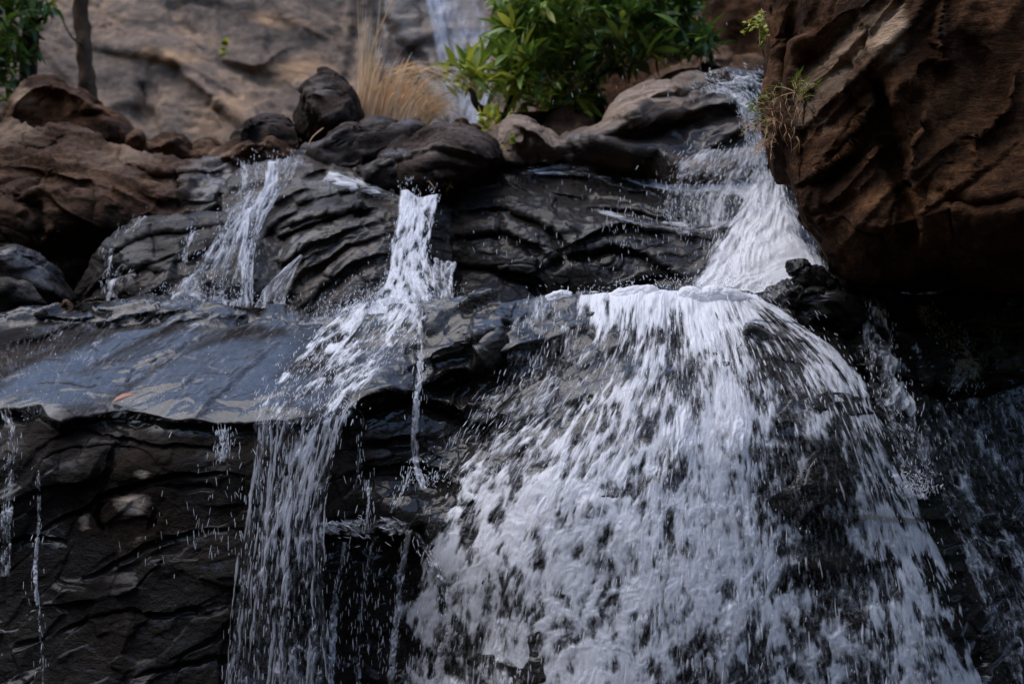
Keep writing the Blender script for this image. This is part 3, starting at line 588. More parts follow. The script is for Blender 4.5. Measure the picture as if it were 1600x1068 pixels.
tag(o, 'large black layered rock outcrop between the middle fall and the white chute', 'rock outcrop')
# --- pale block above it
o = rock_blob('pale_block', [(868, 232), (900, 212), (940, 190), (962, 162), (990, 145), (1050, 136), (1110, 124), (1190, 118), (1290, 112), (1330, 160), (1310, 240), (1200, 262), (1000, 262), (900, 246)], 7.6, 0.85, MAT['pale'], amp=0.042, tilt=8, strata=0.7, facet=1.3, box=0.55, cuts=3, sub=7,
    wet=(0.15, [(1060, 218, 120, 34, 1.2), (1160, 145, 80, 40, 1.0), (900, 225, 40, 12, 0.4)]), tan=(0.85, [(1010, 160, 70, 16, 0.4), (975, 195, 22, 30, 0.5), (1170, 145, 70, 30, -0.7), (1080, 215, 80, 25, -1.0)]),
    strokes=[([(960, 208), (1000, 202), (1060, 186), (1120, 172), (1170, 168)], 5, 0.14, 0.16), ([(985, 160), (990, 190), (985, 215)], 6, -0.06), ([(990, 150), (1060, 150), (1110, 140)], 4, 0.04, 0.02)], seed=4)
tag(o, 'pale brown flat topped rock block with a black undercut, beside the top of the chute', 'rock block')
o = rock_blob('low_rock', [(855, 240), (880, 222), (920, 210), (965, 206), (1010, 215), (1022, 235), (990, 250), (900, 252)], 7.35, 0.35, MAT['ribbed'], amp=0.03, tilt=12, strata=1.3, box=0.6, sub=6, wet=(0.4, []), tan=(0.5, [(900, 225, 30, 10, 0.4)]), seed=5)
tag(o, 'low flat ribbed rock at the foot of the pale block', 'rock')
o = rock_blob('back_rock', [(1010, 130), (1030, 112), (1080, 103), (1150, 94), (1195, 92), (1230, 110), (1220, 140), (1100, 150), (1020, 148)], 9.0, 0.5, MAT['brown'], amp=0.05, tilt=5, strata=0.6, box=0.6, sub=5, tan=(0.5, []), seed=6)
tag(o, 'brown rounded rock behind the pale block, under the dark cliff', 'rock')

# --- boulders in the middle distance
BO = [
 ('boulder', [(463, 160), (468, 138), (485, 119), (505, 113), (530, 122), (552, 140), (563, 165), (563, 192), (545, 212), (510, 222), (475, 222), (464, 200)], 7.6, 0.42, 'boulder', 'round dark boulder with a lighter top standing left of the dry grass', 'boulder', dict(seed=11, cuts=8, wet=(0.2, [(530, 190, 40, 30, 0.4)]), tan=(0.25, [(495, 135, 28, 14, 0.6), (478, 180, 12, 25, 0.3)]), strokes=[([(480, 150), (500, 158), (505, 175)], 5, 0.06), ([(470, 175), (480, 200), (470, 215)], 5, 0.05), ([(505, 135), (530, 140), (545, 160)], 4, 0.04)], box=0.6)),  # tan spots paint light onto the upper left of this boulder
 ('boulder', [(360, 218), (372, 200), (395, 180), (420, 174), (445, 180), (462, 205), (470, 232), (440, 240), (390, 238), (364, 232)], 7.7, 0.4, 'boulder', 'low dark domed boulder touching the round boulder on its left', 'boulder', dict(seed=12, wet=(0.4, []), box=0.6)),
 ('flat_rock', [(325, 245), (350, 228), (400, 222), (455, 228), (485, 240), (480, 262), (430, 268), (350, 262)], 7.6, 0.4, 'brown', 'flat orange brown rock under the domed boulder', 'rock', dict(seed=13, tan=(0.4, [(350, 240, 30, 8, 0.6)]), box=0.5)),
 ('flat_rock', [(190, 240), (240, 224), (300, 228), (350, 232), (400, 236), (400, 262), (300, 262), (200, 258)], 8.2, 0.4, 'brown', 'low brown rock ledge along the foot of the far cliff', 'rock', dict(seed=14, tan=(0.3, []), box=0.5)),
 ('boulder', [(5, 180), (22, 150), (45, 133), (75, 128), (110, 140), (150, 165), (185, 180), (205, 205), (218, 228), (150, 240), (60, 225), (8, 205)], 8.3, 0.6, 'rust', 'big rusty brown boulder at the left edge below the trunk', 'boulder', dict(seed=15, sub=6, box=0.6, tan=(0.1, [(35, 150, 30, 20, 0.7)]), strokes=[([(75, 130), (90, 165), (80, 200)], 7, 0.10, 0.08), ([(110, 190), (150, 178), (195, 195)], 6, 0.06, -0.05)])),
 ('pebble_rock', [(200, 222), (208, 212), (218, 208), (222, 224), (205, 230)], 7.9, 0.12, 'brown', 'small rock at the right foot of the rusty boulder', 'rock', dict(seed=16, sub=4, tan=(0.4, []))),
 ('flat_rock', [(470, 235), (500, 215), (560, 200), (620, 194), (670, 200), (690, 215), (640, 245), (560, 262), (490, 262)], 7.35, 0.45, 'boulder', 'dark flat rock just below the dry grass clump', 'rock', dict(seed=17, box=0.55, wet=(0.5, []), tan=(0.15, []))),
 ('sloping_rock', [(590, 262), (610, 235), (650, 212), (700, 196), (740, 200), (775, 220), (786, 248), (770, 268), (740, 285), (700, 300), (640, 300), (600, 285)], 7.05, 0.45, 'boulder', 'smooth sloping dark rock right of the dry grass', 'rock', dict(seed=18, sub=6, box=0.55, tilt=-20, strata=0.9, wet=(0.35, []), tan=(0.3, [(680, 235, 50, 14, 0.4), (740, 280, 30, 12, 0.3)]), strokes=[([(620, 250), (680, 235), (740, 250), (775, 262)], 5, 0.06, 0.05), ([(640, 270), (700, 262), (750, 275)], 5, 0.05, 0.04)])),
 ('hollow_rock', [(555, 268), (590, 250), (640, 246), (690, 260), (705, 285), (690, 308), (640, 312), (585, 300)], 7.0, 0.35, 'boulder', 'dark rounded rock right above the middle fall', 'rock', dict(seed=19, box=0.6, wet=(0.6, []), tan=(0.15, [(620, 252, 40, 8, 0.5)]))),
 ('small_rock', [(690, 205), (705, 194), (735, 192), (760, 200), (770, 215), (730, 225), (700, 222)], 7.9, 0.25, 'brown', 'small brown rock behind the smooth sloping rock', 'rock', dict(seed=20, sub=5, tan=(0.35, []))),
 ('split_rock', [(786, 245), (788, 200), (800, 186), (825, 190), (850, 205), (880, 222), (895, 232), (880, 246), (840, 248), (805, 250)], 7.3, 0.35, 'pale', 'pale grained rock with a ridged top, below the bush', 'rock', dict(seed=21, sub=6, box=0.6, tilt=-40, strata=1.4, tan=(0.75, [(800, 225, 10, 20, -0.6)]), strokes=[([(800, 192), (830, 205), (870, 235)], 4, -0.05, 0.06), ([(815, 240), (825, 215), (815, 200)], 4, 0.06)])),
 ('back_rock', [(825, 195), (850, 182), (900, 178), (925, 190), (930, 208), (900, 218), (850, 216)], 7.9, 0.3, 'brown', 'brown rock behind the pale grained rock, in the shade of the bush', 'rock', dict(seed=22, sub=5, tan=(0.35, []))),
 ('boulder', [(-60, 395), (0, 386), (40, 392), (70, 412), (95, 445), (112, 470), (60, 482), (-60, 480)], 6.7, 0.35, 'boulder', 'black rounded boulder in the hollow under the brown bank', 'boulder', dict(seed=23, wet=(0.7, []), box=0.6)),
 ('boulder', [(-60, 445), (-10, 438), (30, 442), (60, 458), (78, 475), (50, 492), (-60, 496)], 6.45, 0.28, 'ribbed', 'grey purple low boulder at the left edge above the slab', 'boulder', dict(seed=24, wet=(0.45, []), tan=(0.25, []), box=0.6)),
 ('pebble_rock', [(88, 480), (98, 470), (115, 474), (118, 484), (98, 488)], 6.3, 0.07, 'brown', 'reddish pebble lying on the rear edge of the slab', 'pebble', dict(seed=25, sub=4, tan=(0.5, []))),
 ('crest_stone', [(1172, 492), (1185, 465), (1215, 452), (1260, 448), (1305, 452), (1345, 470), (1350, 505), (1290, 515), (1215, 506), (1180, 502)], 5.62, 0.22, 'black', 'wet black stone at the right end of the foaming crest', 'stone', dict(seed=26, sub=6, box=0.55, wet=(1.0, []), tilt=10, strata=0.8, fs=2.6, amp=0.035, strokes=[([(1240, 455), (1245, 480), (1270, 500)], 5, 0.04)])),
 ('crest_stone', [(1226, 425), (1232, 410), (1244, 407), (1268, 416), (1292, 424), (1310, 440), (1290, 452), (1240, 448), (1243, 432)], 5.6, 0.10, 'black', 'small pointed black stone perched on the wet black stone', 'stone', dict(seed=27, sub=5, box=0.6, wet=(0.9, []), fs=4, amp=0.028, cuts=8)),
]
for nm, ol, d0, th, mt, lab, cat, kw in BO:
    kw = dict(kw); kw.setdefault('amp', 0.045)
    tag(rock_blob(nm, ol, d0, th, MAT[mt], **kw), lab, cat)

# --- overhanging boulder, right
rst = []
for k in range(10):                                   # bedding ridges rising to the right
    x0 = 1215 + k * 14; y0 = 190 + k * 28
    rst.append(([(x0, y0), (x0 + 80, y0 - 70 - 3 * k), (x0 + 170, y0 - 160), (x0 + 260, y0 - 270 + 4 * k)], 5 + k % 3, (-0.02 if k % 2 else 0.025) * (1.3 if k < 5 else 0.8), 0.02))
rst += [([(1365, 110), (1385, 180), (1400, 260), (1420, 340), (1410, 420)], 12, 0.20, 0.12), ([(1475, 0), (1468, 60), (1475, 110), (1450, 180), (1430, 220), (1420, 270)], 6, -0.10, 0.08), ([(1590, 100), (1570, 170), (1530, 210), (1520, 260)], 7, -0.07, 0.05),
        ([(1240, 285), (1290, 262), (1350, 215)], 4, -0.05, 0.05), ([(1230, 340), (1290, 330), (1340, 300)], 5, 0.04, 0.03), ([(1240, 0), (1232, 60), (1228, 120), (1226, 180)], 8, 0.12, 0.05), ([(1340, 430), (1420, 410), (1500, 400), (1600, 395)], 9, 0.10, 0.08),
        ([(1460, 300), (1520, 320), (1600, 310)], 9, 0.06, 0.03), ([(1500, 60), (1540, 110), (1520, 160)], 8, 0.05), ([(1260, 130), (1255, 90), (1290, 60), (1340, 20)], 7, 0.10, 0.08)]
o = rock_blob('overhanging_boulder', [(1191, -60), (1191, 20), (1193, 90), (1192, 130), (1200, 185), (1209, 220), (1222, 270), (1236, 305), (1255, 345), (1285, 378), (1300, 410), (1330, 440), (1400, 448), (1470, 443), (1540, 448), (1620, 452), (1720, 440), (1800, 300), (1850, 100), (1800, -120), (1600, -200), (1400, -190), (1260, -140)],
    5.75, 1.05, MAT['rust'], sub=8, amp=0.047, tilt=42, strata=0.5, facet=1.1, box=0.5, cuts=4, center=(1480, 150), strokes=rst, seed=31, fs=0.8,
    wet=(0.1, [(1450, 430, 200, 30, 0.4)]), tan=(0.12, [(1290, 120, 50, 45, 0.55), (1340, 60, 50, 45, 0.6), (1395, 45, 24, 45, 1.0), (1250, 170, 35, 30, 0.45), (1300, 200, 60, 20, 0.3), (1475, 50, 8, 40, 0.6)]))  # tan spots put the lit upper left edge into the rock colour
tag(o, 'huge rusty brown boulder overhanging the chute at the upper right', 'boulder')
# dark bedrock behind and below the boulder
o = rock_surface('shaded_bedrock', [(1255, 430), (1300, 425), (1400, 400), (1600, 380), (2250, 360)], Field([(1250, 430, 6.2), (1850, 400, 6.8), (1500, 420, 6.5), (1250, 560, 6.2), (1850, 600, 6.3), (1500, 600, 6.2)]), 620, MAT['black'], res=4, amp=0.05, wet=(0.7, []))
tag(o, 'black bedrock in the shade under the overhanging boulder', 'bedrock')

# --- cliffs far behind
CL = Field([(-300, 0, 12.6), (200, 0, 12.4), (500, 0, 12.2), (700, 0, 12.4), (900, 0, 12), (-300, 260, 11.6), (200, 270, 11.5), (500, 270, 11.3), (900, 270, 11.2), (230, 180, 11.6), (100, 140, 11.9), (-300, -400, 13.5), (900, -400, 13.2), (300, -400, 13.5)],
    strokes=[([(215, 60), (260, 80), (290, 110), (360, 170), (450, 215)], 12, -0.110, 0.100), ([(270, -20), (280, 40), (330, 90), (420, 130), (480, 140)], 12, 0.100, -0.075), ([(225, 125), (228, 170), (240, 200)], 14, 0.22), ([(140, 70), (210, 80), (285, 95)], 9, -0.075, 0.075),
             ([(380, -30), (430, 30), (470, 60), (520, 70)], 12, 0.075, 0.060), ([(600, -50), (590, 30), (640, 90), (690, 160)], 18, 0.175, 0.050), ([(330, 90), (400, 100), (460, 60)], 9, -0.060, 0.050), ([(560, -30), (560, 60), (540, 140)], 12, 0.1)])
o = rock_surface('cliff', [(-320, -420), (200, -430), (500, -415), (950, -430)], CL, 300, MAT['cliff'], res=3.5, amp=0.07, tilt=-32, strata=0.5, fs=0.5, back=3,
    wet=(0.12, [(620, 40, 60, 90, 0.7), (690, 100, 70, 160, 0.8)]), tan=(0.22, [(250, 90, 70, 14, 0.7), (380, 140, 60, 50, 0.3), (420, 30, 60, 20, 0.5), (480, 100, 40, 30, 0.5), (320, 200, 90, 40, 0.3), (245, 160, 35, 35, -0.8), (360, 60, 40, 30, -0.5), (620, 60, 40, 100, -0.8), (440, 110, 30, 20, 0.3)]))
tag(o, 'broad grey and orange cliff behind the falls', 'cliff', kind='structure')
CR = Field([(820, -100, 10.2), (1250, -100, 8.8), (820, 200, 9.8), (1250, 200, 8.8), (1000, 60, 9.6), (1500, 100, 8.6), (820, -400, 10.8), (1500, -400, 9.5)])
o = rock_surface('side_cliff', [(835, -400), (1000, -410), (1250, -410), (1600, -400)], CR, 300, MAT['rust'], res=5, amp=0.12, tilt=60, strata=0.5, fs=0.6, back=3, wet=(0.1, []), tan=(0.0, []))
tag(o, 'dark reddish side wall of the gorge behind the bush', 'cliff', kind='structure')

# --- ground and pool below the frame, and the terrain under the ledges
def plain_sheet(name, x0, x1, y0, y1, z, n, amp, mat, attrs=None):
    xs, ys = np.meshgrid(np.linspace(x0, x1, n), np.linspace(y0, y1, n)); P = np.stack([xs, ys, np.full_like(xs, z)], -1)
    P[..., 2] += amp * fbm(P * 0.4, 4)
    return mesh_from(name, P, grid_faces(n, n), mat, attrs=attrs(P) if attrs else None)
o = plain_sheet('ground', -60, 60, -30, 90, 0.0, 240, 0.5, MAT['brown']); tag(o, kind='structure')

# unseen wall added behind and beside the viewer to block low light
def shade_wall(name, pts, z0, z1, label):
    pts = smooth_line(pts); m = 24; P = np.zeros((m, len(pts), 3)); t = np.linspace(0, 1, m)[:, None]
    c = pts.mean(0); out = pts - np.array([0, 4.0]); out /= np.linalg.norm(out, axis=1)[:, None]
    P[..., :2] = pts[None] + out[None] * (t ** 1.0)[..., None] * 5; P[..., 2] = z0 + (z1 - z0) * t
    Nn = grid_normals(P); P += Nn * (fbm(P * 0.25, 4) * 1.5)[..., None]
    tag(mesh_from(name, P, grid_faces(m, len(pts)), MAT['shade_green']), label, kind='structure')
shade_wall('shade_wall', [(8.5, 9), (9, 3), (9, -5), (5, -11), (-3, -12.5), (-10, -9), (-13, 0), (-13, 8), (-12, 16)], -1, 14, 'unseen green wall added behind the viewer to block low light')

# ================================================================== WATER
DR = Drops()
def face_near(x, y): return np.minimum(FACE(x, y), FACE.base(x, y) + 0.015)
def water(name, label, *a, drops=0, dk=None, **k):
    o, data = flow_sheet(name, *a, **k); tag(o, label, kind='structure')
    if drops: spray_on(DR, data, drops, **(dk or {}))
    return data
holes = [(1000, 470, 90, 16, 0.45), (1110, 470, 60, 18, 0.45), (1300, 705, 55, 60, -0.35), (1320, 885, 60, 30, -0.5), (1270, 870, 40, 60, -0.3), (1230, 790, 22, 30, -0.3), (1060, 520, 30, 26, -0.3), (1060, 620, 40, 30, -0.2), (940, 560, 50, 60, -0.25), (880, 600, 40, 60, -0.3), (860, 520, 60, 40, -0.45), (915, 550, 60, 80, -0.3),
         (700, 950, 60, 120, 0.12), (820, 1000, 120, 90, 0.10), (1260, 980, 50, 120, -0.3), (1400, 980, 70, 100, -0.12), (1500, 1000, 60, 100, -0.05), (1180, 600, 80, 60, -0.15), (830, 730, 24, 22, -0.2), (1210, 560, 60, 40, -0.2),
         (1000, 488, 95, 42, 0.32), (1110, 490, 60, 50, 0.28), (1010, 560, 50, 80, 0.12), (1125, 560, 40, 60, 0.15), (1120, 800, 60, 200, 0.22), (950, 800, 140, 120, 0.15), (1000, 600, 60, 60, 0.15), (1100, 680, 60, 50, 0.2), (1370, 830, 60, 40, 0.3), (1340, 620, 60, 40, 0.3), (760, 700, 60, 40, 0.15), (800, 800, 80, 60, 0.15)]
main_g = [[(900, 464), (880, 540), (800, 640), (715, 720), (650, 830), (622, 950), (600, 1130)], [(985, 456), (965, 560), (905, 680), (840, 820), (800, 960), (785, 1130)], [(1055, 458), (1055, 600), (1030, 800), (1000, 1130)],
          [(1120, 458), (1160, 580), (1180, 760), (1190, 1130)], [(1165, 460), (1260, 560), (1330, 700), (1370, 860), (1400, 1130)], [(1185, 462), (1330, 560), (1390, 680), (1450, 800), (1500, 920), (1580, 1130)]]
water('water', 'broad white fall spreading down the dome of black rock', main_g, face_near, MAT['water'], 760, 620, off=0.05, base=0.49, edge=0.06, cell=(34, 72), amp=0.007, puff=[(1000, 475, 60, 26, .02), (1110, 475, 60, 30, .02)], seed=1, net=0.85, hole=0.42, hsize=(24, 60), streak=0.6, spots=holes,
      drops=2000, dk=dict(lift=0.05, Lr=(0.006, 0.03), rr=(0.0012, 0.003), dmin=0.25))
water('water', 'second, thinner veil of the broad fall, standing off the rock', main_g, face_near, MAT['water'], 640, 520, off=0.09, base=0.10, edge=0.10, cell=(22, 60), amp=0.015, seed=2, net=0.4, hole=0.6, streak=0.3, spots=[(h[0], h[1], h[2], h[3], h[4] * 0.8) for h in holes], top_fade=0.12)
strands('water', 'bright threads running down the broad fall', main_g, face_near, MAT['water_soft'], 260, (1.2, 3.2), (10, 42), 0.06, 61, wig=0.003, dens=0.7, lift=0.05, trange=(0.12, 1))
# thin flow left of it, over the slab shoulder
water('water', 'thin broken film left of the broad fall', [[(800, 470), (790, 520), (770, 600), (700, 680), (670, 760)], [(860, 463), (850, 540), (820, 620), (770, 680), (720, 740)], [(930, 460), (910, 560), (860, 640), (800, 720), (760, 800)]], face_near, MAT['water_soft'], 260, 300, off=0.035, base=0.06, edge=0.1, cell=(16, 34), amp=0.02, seed=3, net=0.6,
      spots=[(830, 560, 16, 50, 0.3), (855, 500, 60, 16, 0.2)], drops=250, dk=dict(lift=0.02, dmin=0.1, dmax=0.6, side=0.05))
# froth heaped on the crest
def froth_dens(x, y, P): return 0.95 - 0.9 * sstep(458, 488, y + 14 * fbm(P * 14, 2)) + 0.3 * fbm(P * 22, 3)
for ol, d0, sd_ in (([(930, 476), (950, 464), (975, 450), (1000, 446), (1030, 452), (1055, 462), (1062, 480), (1050, 505), (1000, 512), (955, 500)], 5.50, 51), ([(1040, 478), (1055, 462), (1075, 447), (1096, 453), (1112, 444), (1135, 449), (1160, 455), (1182, 466), (1176, 490), (1130, 508), (1075, 510), (1045, 500)], 5.47, 52),
                    ([(838, 474), (850, 464), (900, 462), (920, 457), (945, 464), (955, 476), (930, 488), (880, 488)], 5.60, 53)):
    tag(rock_blob('water', ol, d0, 0.05, MAT['water_soft'], sub=6, amp=0.05, tilt=0, strata=0.0, facet=0.0, pits=0.0, box=0.7, cuts=0, seed=sd_, fs=3.2, dens=froth_dens), 'rounded froth heaped on the crest of the broad fall', kind='structure')
# chute
CH = Field([(1110, 120, 6.9), (1150, 130, 6.72), (1215, 120, 6.7), (1160, 220, 6.62), (1220, 220, 6.6), (1110, 300, 6.55), (1245, 300, 6.45), (1100, 400, 6.15), (1275, 400, 6.1), (1050, 470, 5.8), (1310, 455, 5.85)])
water('water', 'dense white chute pouring past the overhanging boulder', [[(1172, 235), (1150, 300), (1100, 380), (1040, 475)], [(1205, 225), (1205, 300), (1180, 380), (1140, 482)], [(1215, 215), (1240, 290), (1270, 350), (1318, 425), (1335, 480)]], CH, MAT['water'], 300, 320, off=0.02, base=0.56, edge=0.22, cell=(46, 76), amp=0.028, seed=5, net=0.3, streak=0.35, hole=0.25, hsize=(22, 44), top_fade=0.3,
      spots=[(1200, 360, 70, 70, 0.55), (1130, 430, 60, 40, 0.5), (1240, 420, 60, 60, 0.5), (1290, 400, 14, 60, -0.3)], drops=900, dk=dict(lift=0.05, Lr=(0.01, 0.04)))
water('water', 'blue grey thin water sliding over the rock shelf into the chute', [[(1080, 236), (1040, 262), (1010, 300), (1010, 335), (1060, 380)], [(1150, 232), (1130, 270), (1100, 320), (1100, 380)], [(1215, 225), (1235, 280), (1240, 320), (1230, 370)]], lambda x, y: np.minimum(B(x, y), CH(x, y) + 0.1), MAT['water_soft'], 260, 200, off=0.05, base=0.40, edge=0.2, cell=(22, 34), amp=0.012, seed=6, net=0.3, streak=0.25, bot_fade=0.2,
      drops=500, dk=dict(lift=0.05, Lr=(0.01, 0.04), dmin=0.0))
water('water', 'upper lip of the chute coming over the pale block', [[(1090, 150), (1120, 150), (1150, 165), (1165, 240)], [(1120, 132), (1160, 140), (1180, 170), (1185, 240)], [(1180, 118), (1205, 130), (1208, 180), (1212, 240)]], CH, MAT['water_soft'], 120, 200, off=0.04, base=0.42, edge=0.15, cell=(9, 20), amp=0.03, seed=7, net=0.7, drops=700, dk=dict(lift=0.05, Lr=(0.006, 0.03)))
water('water', 'streaks of thin water across the black layered outcrop', [[(1200, 228), (1010, 236), (880, 243), (815, 262)], [(1200, 270), (1050, 262), (900, 258), (820, 268)], [(1150, 335), (1050, 325), (960, 290), (850, 276)]], B, MAT['water_soft'], 160, 420, off=0.035, base=0.24, edge=0.2, cell=(9, 90), amp=0.012, seed=8, net=0.7, drops=60, dk=dict(lift=0.05, dmin=-0.5, Lr=(0.01, 0.03)))
water('water', 'streak of water on the lower shelf of the outcrop', [[(930, 326), (1000, 336), (1080, 342), (1160, 315)], [(940, 338), (1000, 356), (1080, 372), (1180, 350)]], B, MAT['water_soft'], 70, 240, off=0.04, base=0.16, edge=0.3, cell=(7, 50), amp=0.012, seed=9, net=0.6)
# middle fall
MF = Field([(630, 300, 6.6), (690, 305, 6.6), (610, 350, 6.35), (685, 350, 6.4), (600, 420, 6.15), (680, 420, 6.15), (590, 485, 5.85), (700, 485, 5.85)])
md = water('water', 'narrow middle fall dropping through the notch between the rocks', [[(618, 300), (618, 335), (606, 380), (596, 430), (560, 492)], [(655, 312), (648, 350), (638, 410), (635, 490)], [(692, 306), (684, 345), (676, 400), (686, 440), (700, 490)]], MF, MAT['water'], 120, 260, off=0.03, base=0.66, edge=0.16, hole=0.4, hsize=(14, 30), puff=[(635, 305, 16, 9, .04), (675, 308, 16, 9, .03)], cell=(12, 26), amp=0.008, streak=0.35, seed=10, net=0.6,
      spots=[(685, 440, 20, 30, -0.6), (650, 330, 30, 40, 0.2), (625, 430, 26, 60, 0.2)], drops=900, dk=dict(lift=0.04, Lr=(0.006, 0.03)))
water('water', 'small side spill right of the narrow middle fall', [[(672, 405), (672, 440), (680, 482)], [(720, 415), (712, 440), (712, 480)]], MF, MAT['water_soft'], 50, 90, off=0.05, base=0.3, edge=0.2, cell=(7, 20), amp=0.03, seed=11, net=0.7)
water('water', 'white water running down the slab from the middle fall', [[(540, 478), (480, 530), (420, 600), (385, 662)], [(590, 470), (545, 530), (480, 600), (430, 662)], [(640, 474), (600, 540), (540, 600), (500, 662)], [(700, 478), (650, 545), (590, 600), (548, 655)]], face_near, MAT['water'], 380, 330, off=0.03, base=0.16, edge=0.10, cell=(13, 36), amp=0.006, seed=12, net=0.5, hole=0.4, hsize=(18, 34), streak=0.3,
      spots=[(600, 492, 70, 24, 0.45), (565, 540, 34, 40, 0.35), (530, 590, 28, 36, 0.35), (490, 640, 36, 26, 0.35), (430, 560, 40, 60, -0.15), (620, 590, 40, 40, -0.2)], drops=1100, dk=dict(lift=0.035, dmin=-0.1, Lr=(0.006, 0.028)))
def fall2(x, y): return 4.93 - 0.05 * sstep(660, 1000, y) + 0.0 * x
f2g = [[(390, 652), (392, 720), (378, 820), (362, 930), (340, 1130)], [(430, 652), (425, 760), (415, 860), (405, 960), (392, 1130)], [(500, 652), (470, 760), (455, 860), (448, 960), (440, 1130)], [(552, 645), (525, 740), (512, 820), (520, 960), (535, 1130)]]
water('water', 'stringy white fall below the slab, left of the dark recess', f2g, fall2, MAT['water'], 420, 620, off=0.0, base=0.14, edge=0.08, cell=(18, 60), amp=0.012, seed=13, hole=0.6, hsize=(15, 52), streak=0.4, net=0.9, warp=0.8,
      spots=[(426, 672, 12, 40, -0.5), (470, 665, 10, 30, -0.35), (520, 670, 30, 40, 0.35), (480, 740, 34, 60, 0.35), (450, 800, 34, 60, 0.3), (430, 1000, 120, 150, -0.15), (400, 700, 30, 60, -0.1), (540, 850, 30, 300, -0.25), (440, 850, 40, 90, 0.1)], drops=450, dk=dict(lift=0.05, Lr=(0.008, 0.045), dmin=-0.1, grav=1.5))
water('water', 'scattered strands behind the stringy fall', f2g, fall2, MAT['water_soft'], 260, 420, off=-0.08, base=0.0, edge=0.08, cell=(9, 80), amp=0.04, seed=14, net=0.9, warp=0.9)
strands('water', 'threads of the stringy fall below the slab', f2g, fall2, MAT['water_soft'], 130, (1.0, 3.8), (24, 150), 0.0, 62, wig=0.02, dens=0.66, lift=0.05, bias=lambda s_, t_: (1.0 if abs(s_ - (0.85 - 1.3 * t_)) < 0.2 else 0.5) * (1.0 if t_ < 0.45 else 0.6))
# ledge foam and drips in the recess
water('water', 'foam on the small ledge in the dark recess', [[(500, 808), (540, 805), (600, 800), (640, 812)], [(500, 835), (540, 840), (590, 835), (640, 835)]], face_near, MAT['water_soft'], 60, 180, off=0.06, base=0.35, edge=0.25, cell=(12, 18), amp=0.03, seed=15, net=0.7, drops=40, dk=dict(lift=0.03, dmin=-0.3))
for k, (g0, wd, bs) in enumerate([([(655, 500), (658, 560), (648, 640), (650, 720), (662, 765)], 9, 0.38), ([(640, 735), (628, 770), (612, 800)], 4, 0.4), ([(575, 750), (577, 790), (570, 830)], 4, 0.35), ([(60, 735), (62, 800), (58, 900), (66, 1000), (68, 1130)], 5, 0.22), ([(8, 640), (22, 700), (12, 780), (8, 900)], 16, 0.22),
      ([(350, 672), (352, 690), (348, 720)], 10, 0.35), ([(540, 845), (530, 900), (520, 960), (514, 1130)], 9, 0.38), ([(585, 835), (572, 900), (560, 1000), (560, 1130)], 8, 0.25), ([(640, 826), (628, 900), (618, 1000), (605, 1130)], 8, 0.6), ([(648, 830), (690, 900), (700, 980), (660, 1130)], 12, 0.35),
      ([(470, 640), (560, 640), (560, 700), (556, 760)], 4, 0.1), ([(210, 430), (180, 440), (172, 470)], 5, 0.35), ([(230, 340), (182, 380), (172, 440), (186, 470)], 4, 0.3), ([(310, 360), (292, 385), (290, 410)], 6, 0.45)]):
    up = y_src = None
    g = np.array(g0, float)
    fld = (lambda x, y: Df(x, y)) if g[0, 1] < 450 and g[0, 0] < 350 else face_near
    water('water', ['thin broken trickle down the black boss in the middle', 'fine drip under the black boss', 'fine drip onto the recess ledge', 'long single trickle down the lower left wall', 'small splashing trickle at the left edge', 'drips off the lip of the slab', 'strands falling from the recess ledge', 'faint strands in the dark recess',
          'left edge strand of the broad fall', 'loose strands beside the broad fall', 'fine drip by the slab end', 'tiny trickle on the dark block', 'thin trickle on the dark block', 'small splash line on the dark block'][k],
          [g - [wd, 0], g, g + [wd, 0]], fld, MAT['water_soft'], 18, int(np.abs(np.diff(g[:, 1])).sum() * 0.9) + 12, off=0.05, base=bs, edge=0.3, cell=(7, 22), amp=0.02, seed=20 + k, net=0.9, drops=int(30 + wd * 4), dk=dict(lift=0.02, Lr=(0.008, 0.035), dmin=-0.6, side=0.1, grav=1.0))
water('water', 'thin feed of water sliding over the ribbed rock into the middle fall', [[(520, 262), (575, 282), (626, 302)], [(500, 290), (560, 305), (625, 318)]], lambda x, y: C(x, y), MAT['water_soft'], 60, 130, off=0.035, base=0.12, edge=0.3, cell=(8, 30), amp=0.01, seed=48, net=0.5)
# left fall
LF = Field([(370, 255, 7.1), (480, 245, 7.0), (360, 300, 6.85), (470, 290, 6.8), (310, 380, 6.35), (400, 380, 6.4), (260, 475, 6.15), (400, 480, 6.1)])
water('water', 'left fall tumbling in thin white strands beside the ribbed rock', [[(372, 256), (372, 300), (335, 370), (300, 420), (262, 476)], [(402, 256), (398, 300), (360, 370), (340, 420), (320, 478)], [(440, 252), (425, 300), (400, 350), (385, 410), (372, 480)], [(478, 246), (462, 280), (420, 340), (400, 400), (398, 482)]], LF, MAT['water_soft'], 300, 320, off=0.02, base=0.22, edge=0.08, cell=(12, 48), amp=0.04, seed=40, net=0.8, warp=0.8,
      spots=[(425, 275, 9, 30, 0.55), (385, 275, 8, 30, 0.35), (400, 330, 40, 30, 0.3), (385, 420, 12, 60, 0.55), (340, 400, 30, 40, 0.15), (300, 440, 50, 40, -0.05), (340, 472, 80, 9, 0.45), (405, 275, 7, 30, -0.4), (450, 275, 10, 30, -0.1)], drops=900, dk=dict(lift=0.05, Lr=(0.006, 0.03), dmin=-0.2))
water('water', 'top step of the left fall under the round boulder', [[(452, 234), (450, 250), (440, 268)], [(478, 234), (476, 250), (474, 268)]], lambda x, y: 7.02 + 0 * x, MAT['water_soft'], 50, 60, off=0.05, base=0.55, edge=0.15, cell=(7, 20), amp=0.03, seed=41, net=0.6)
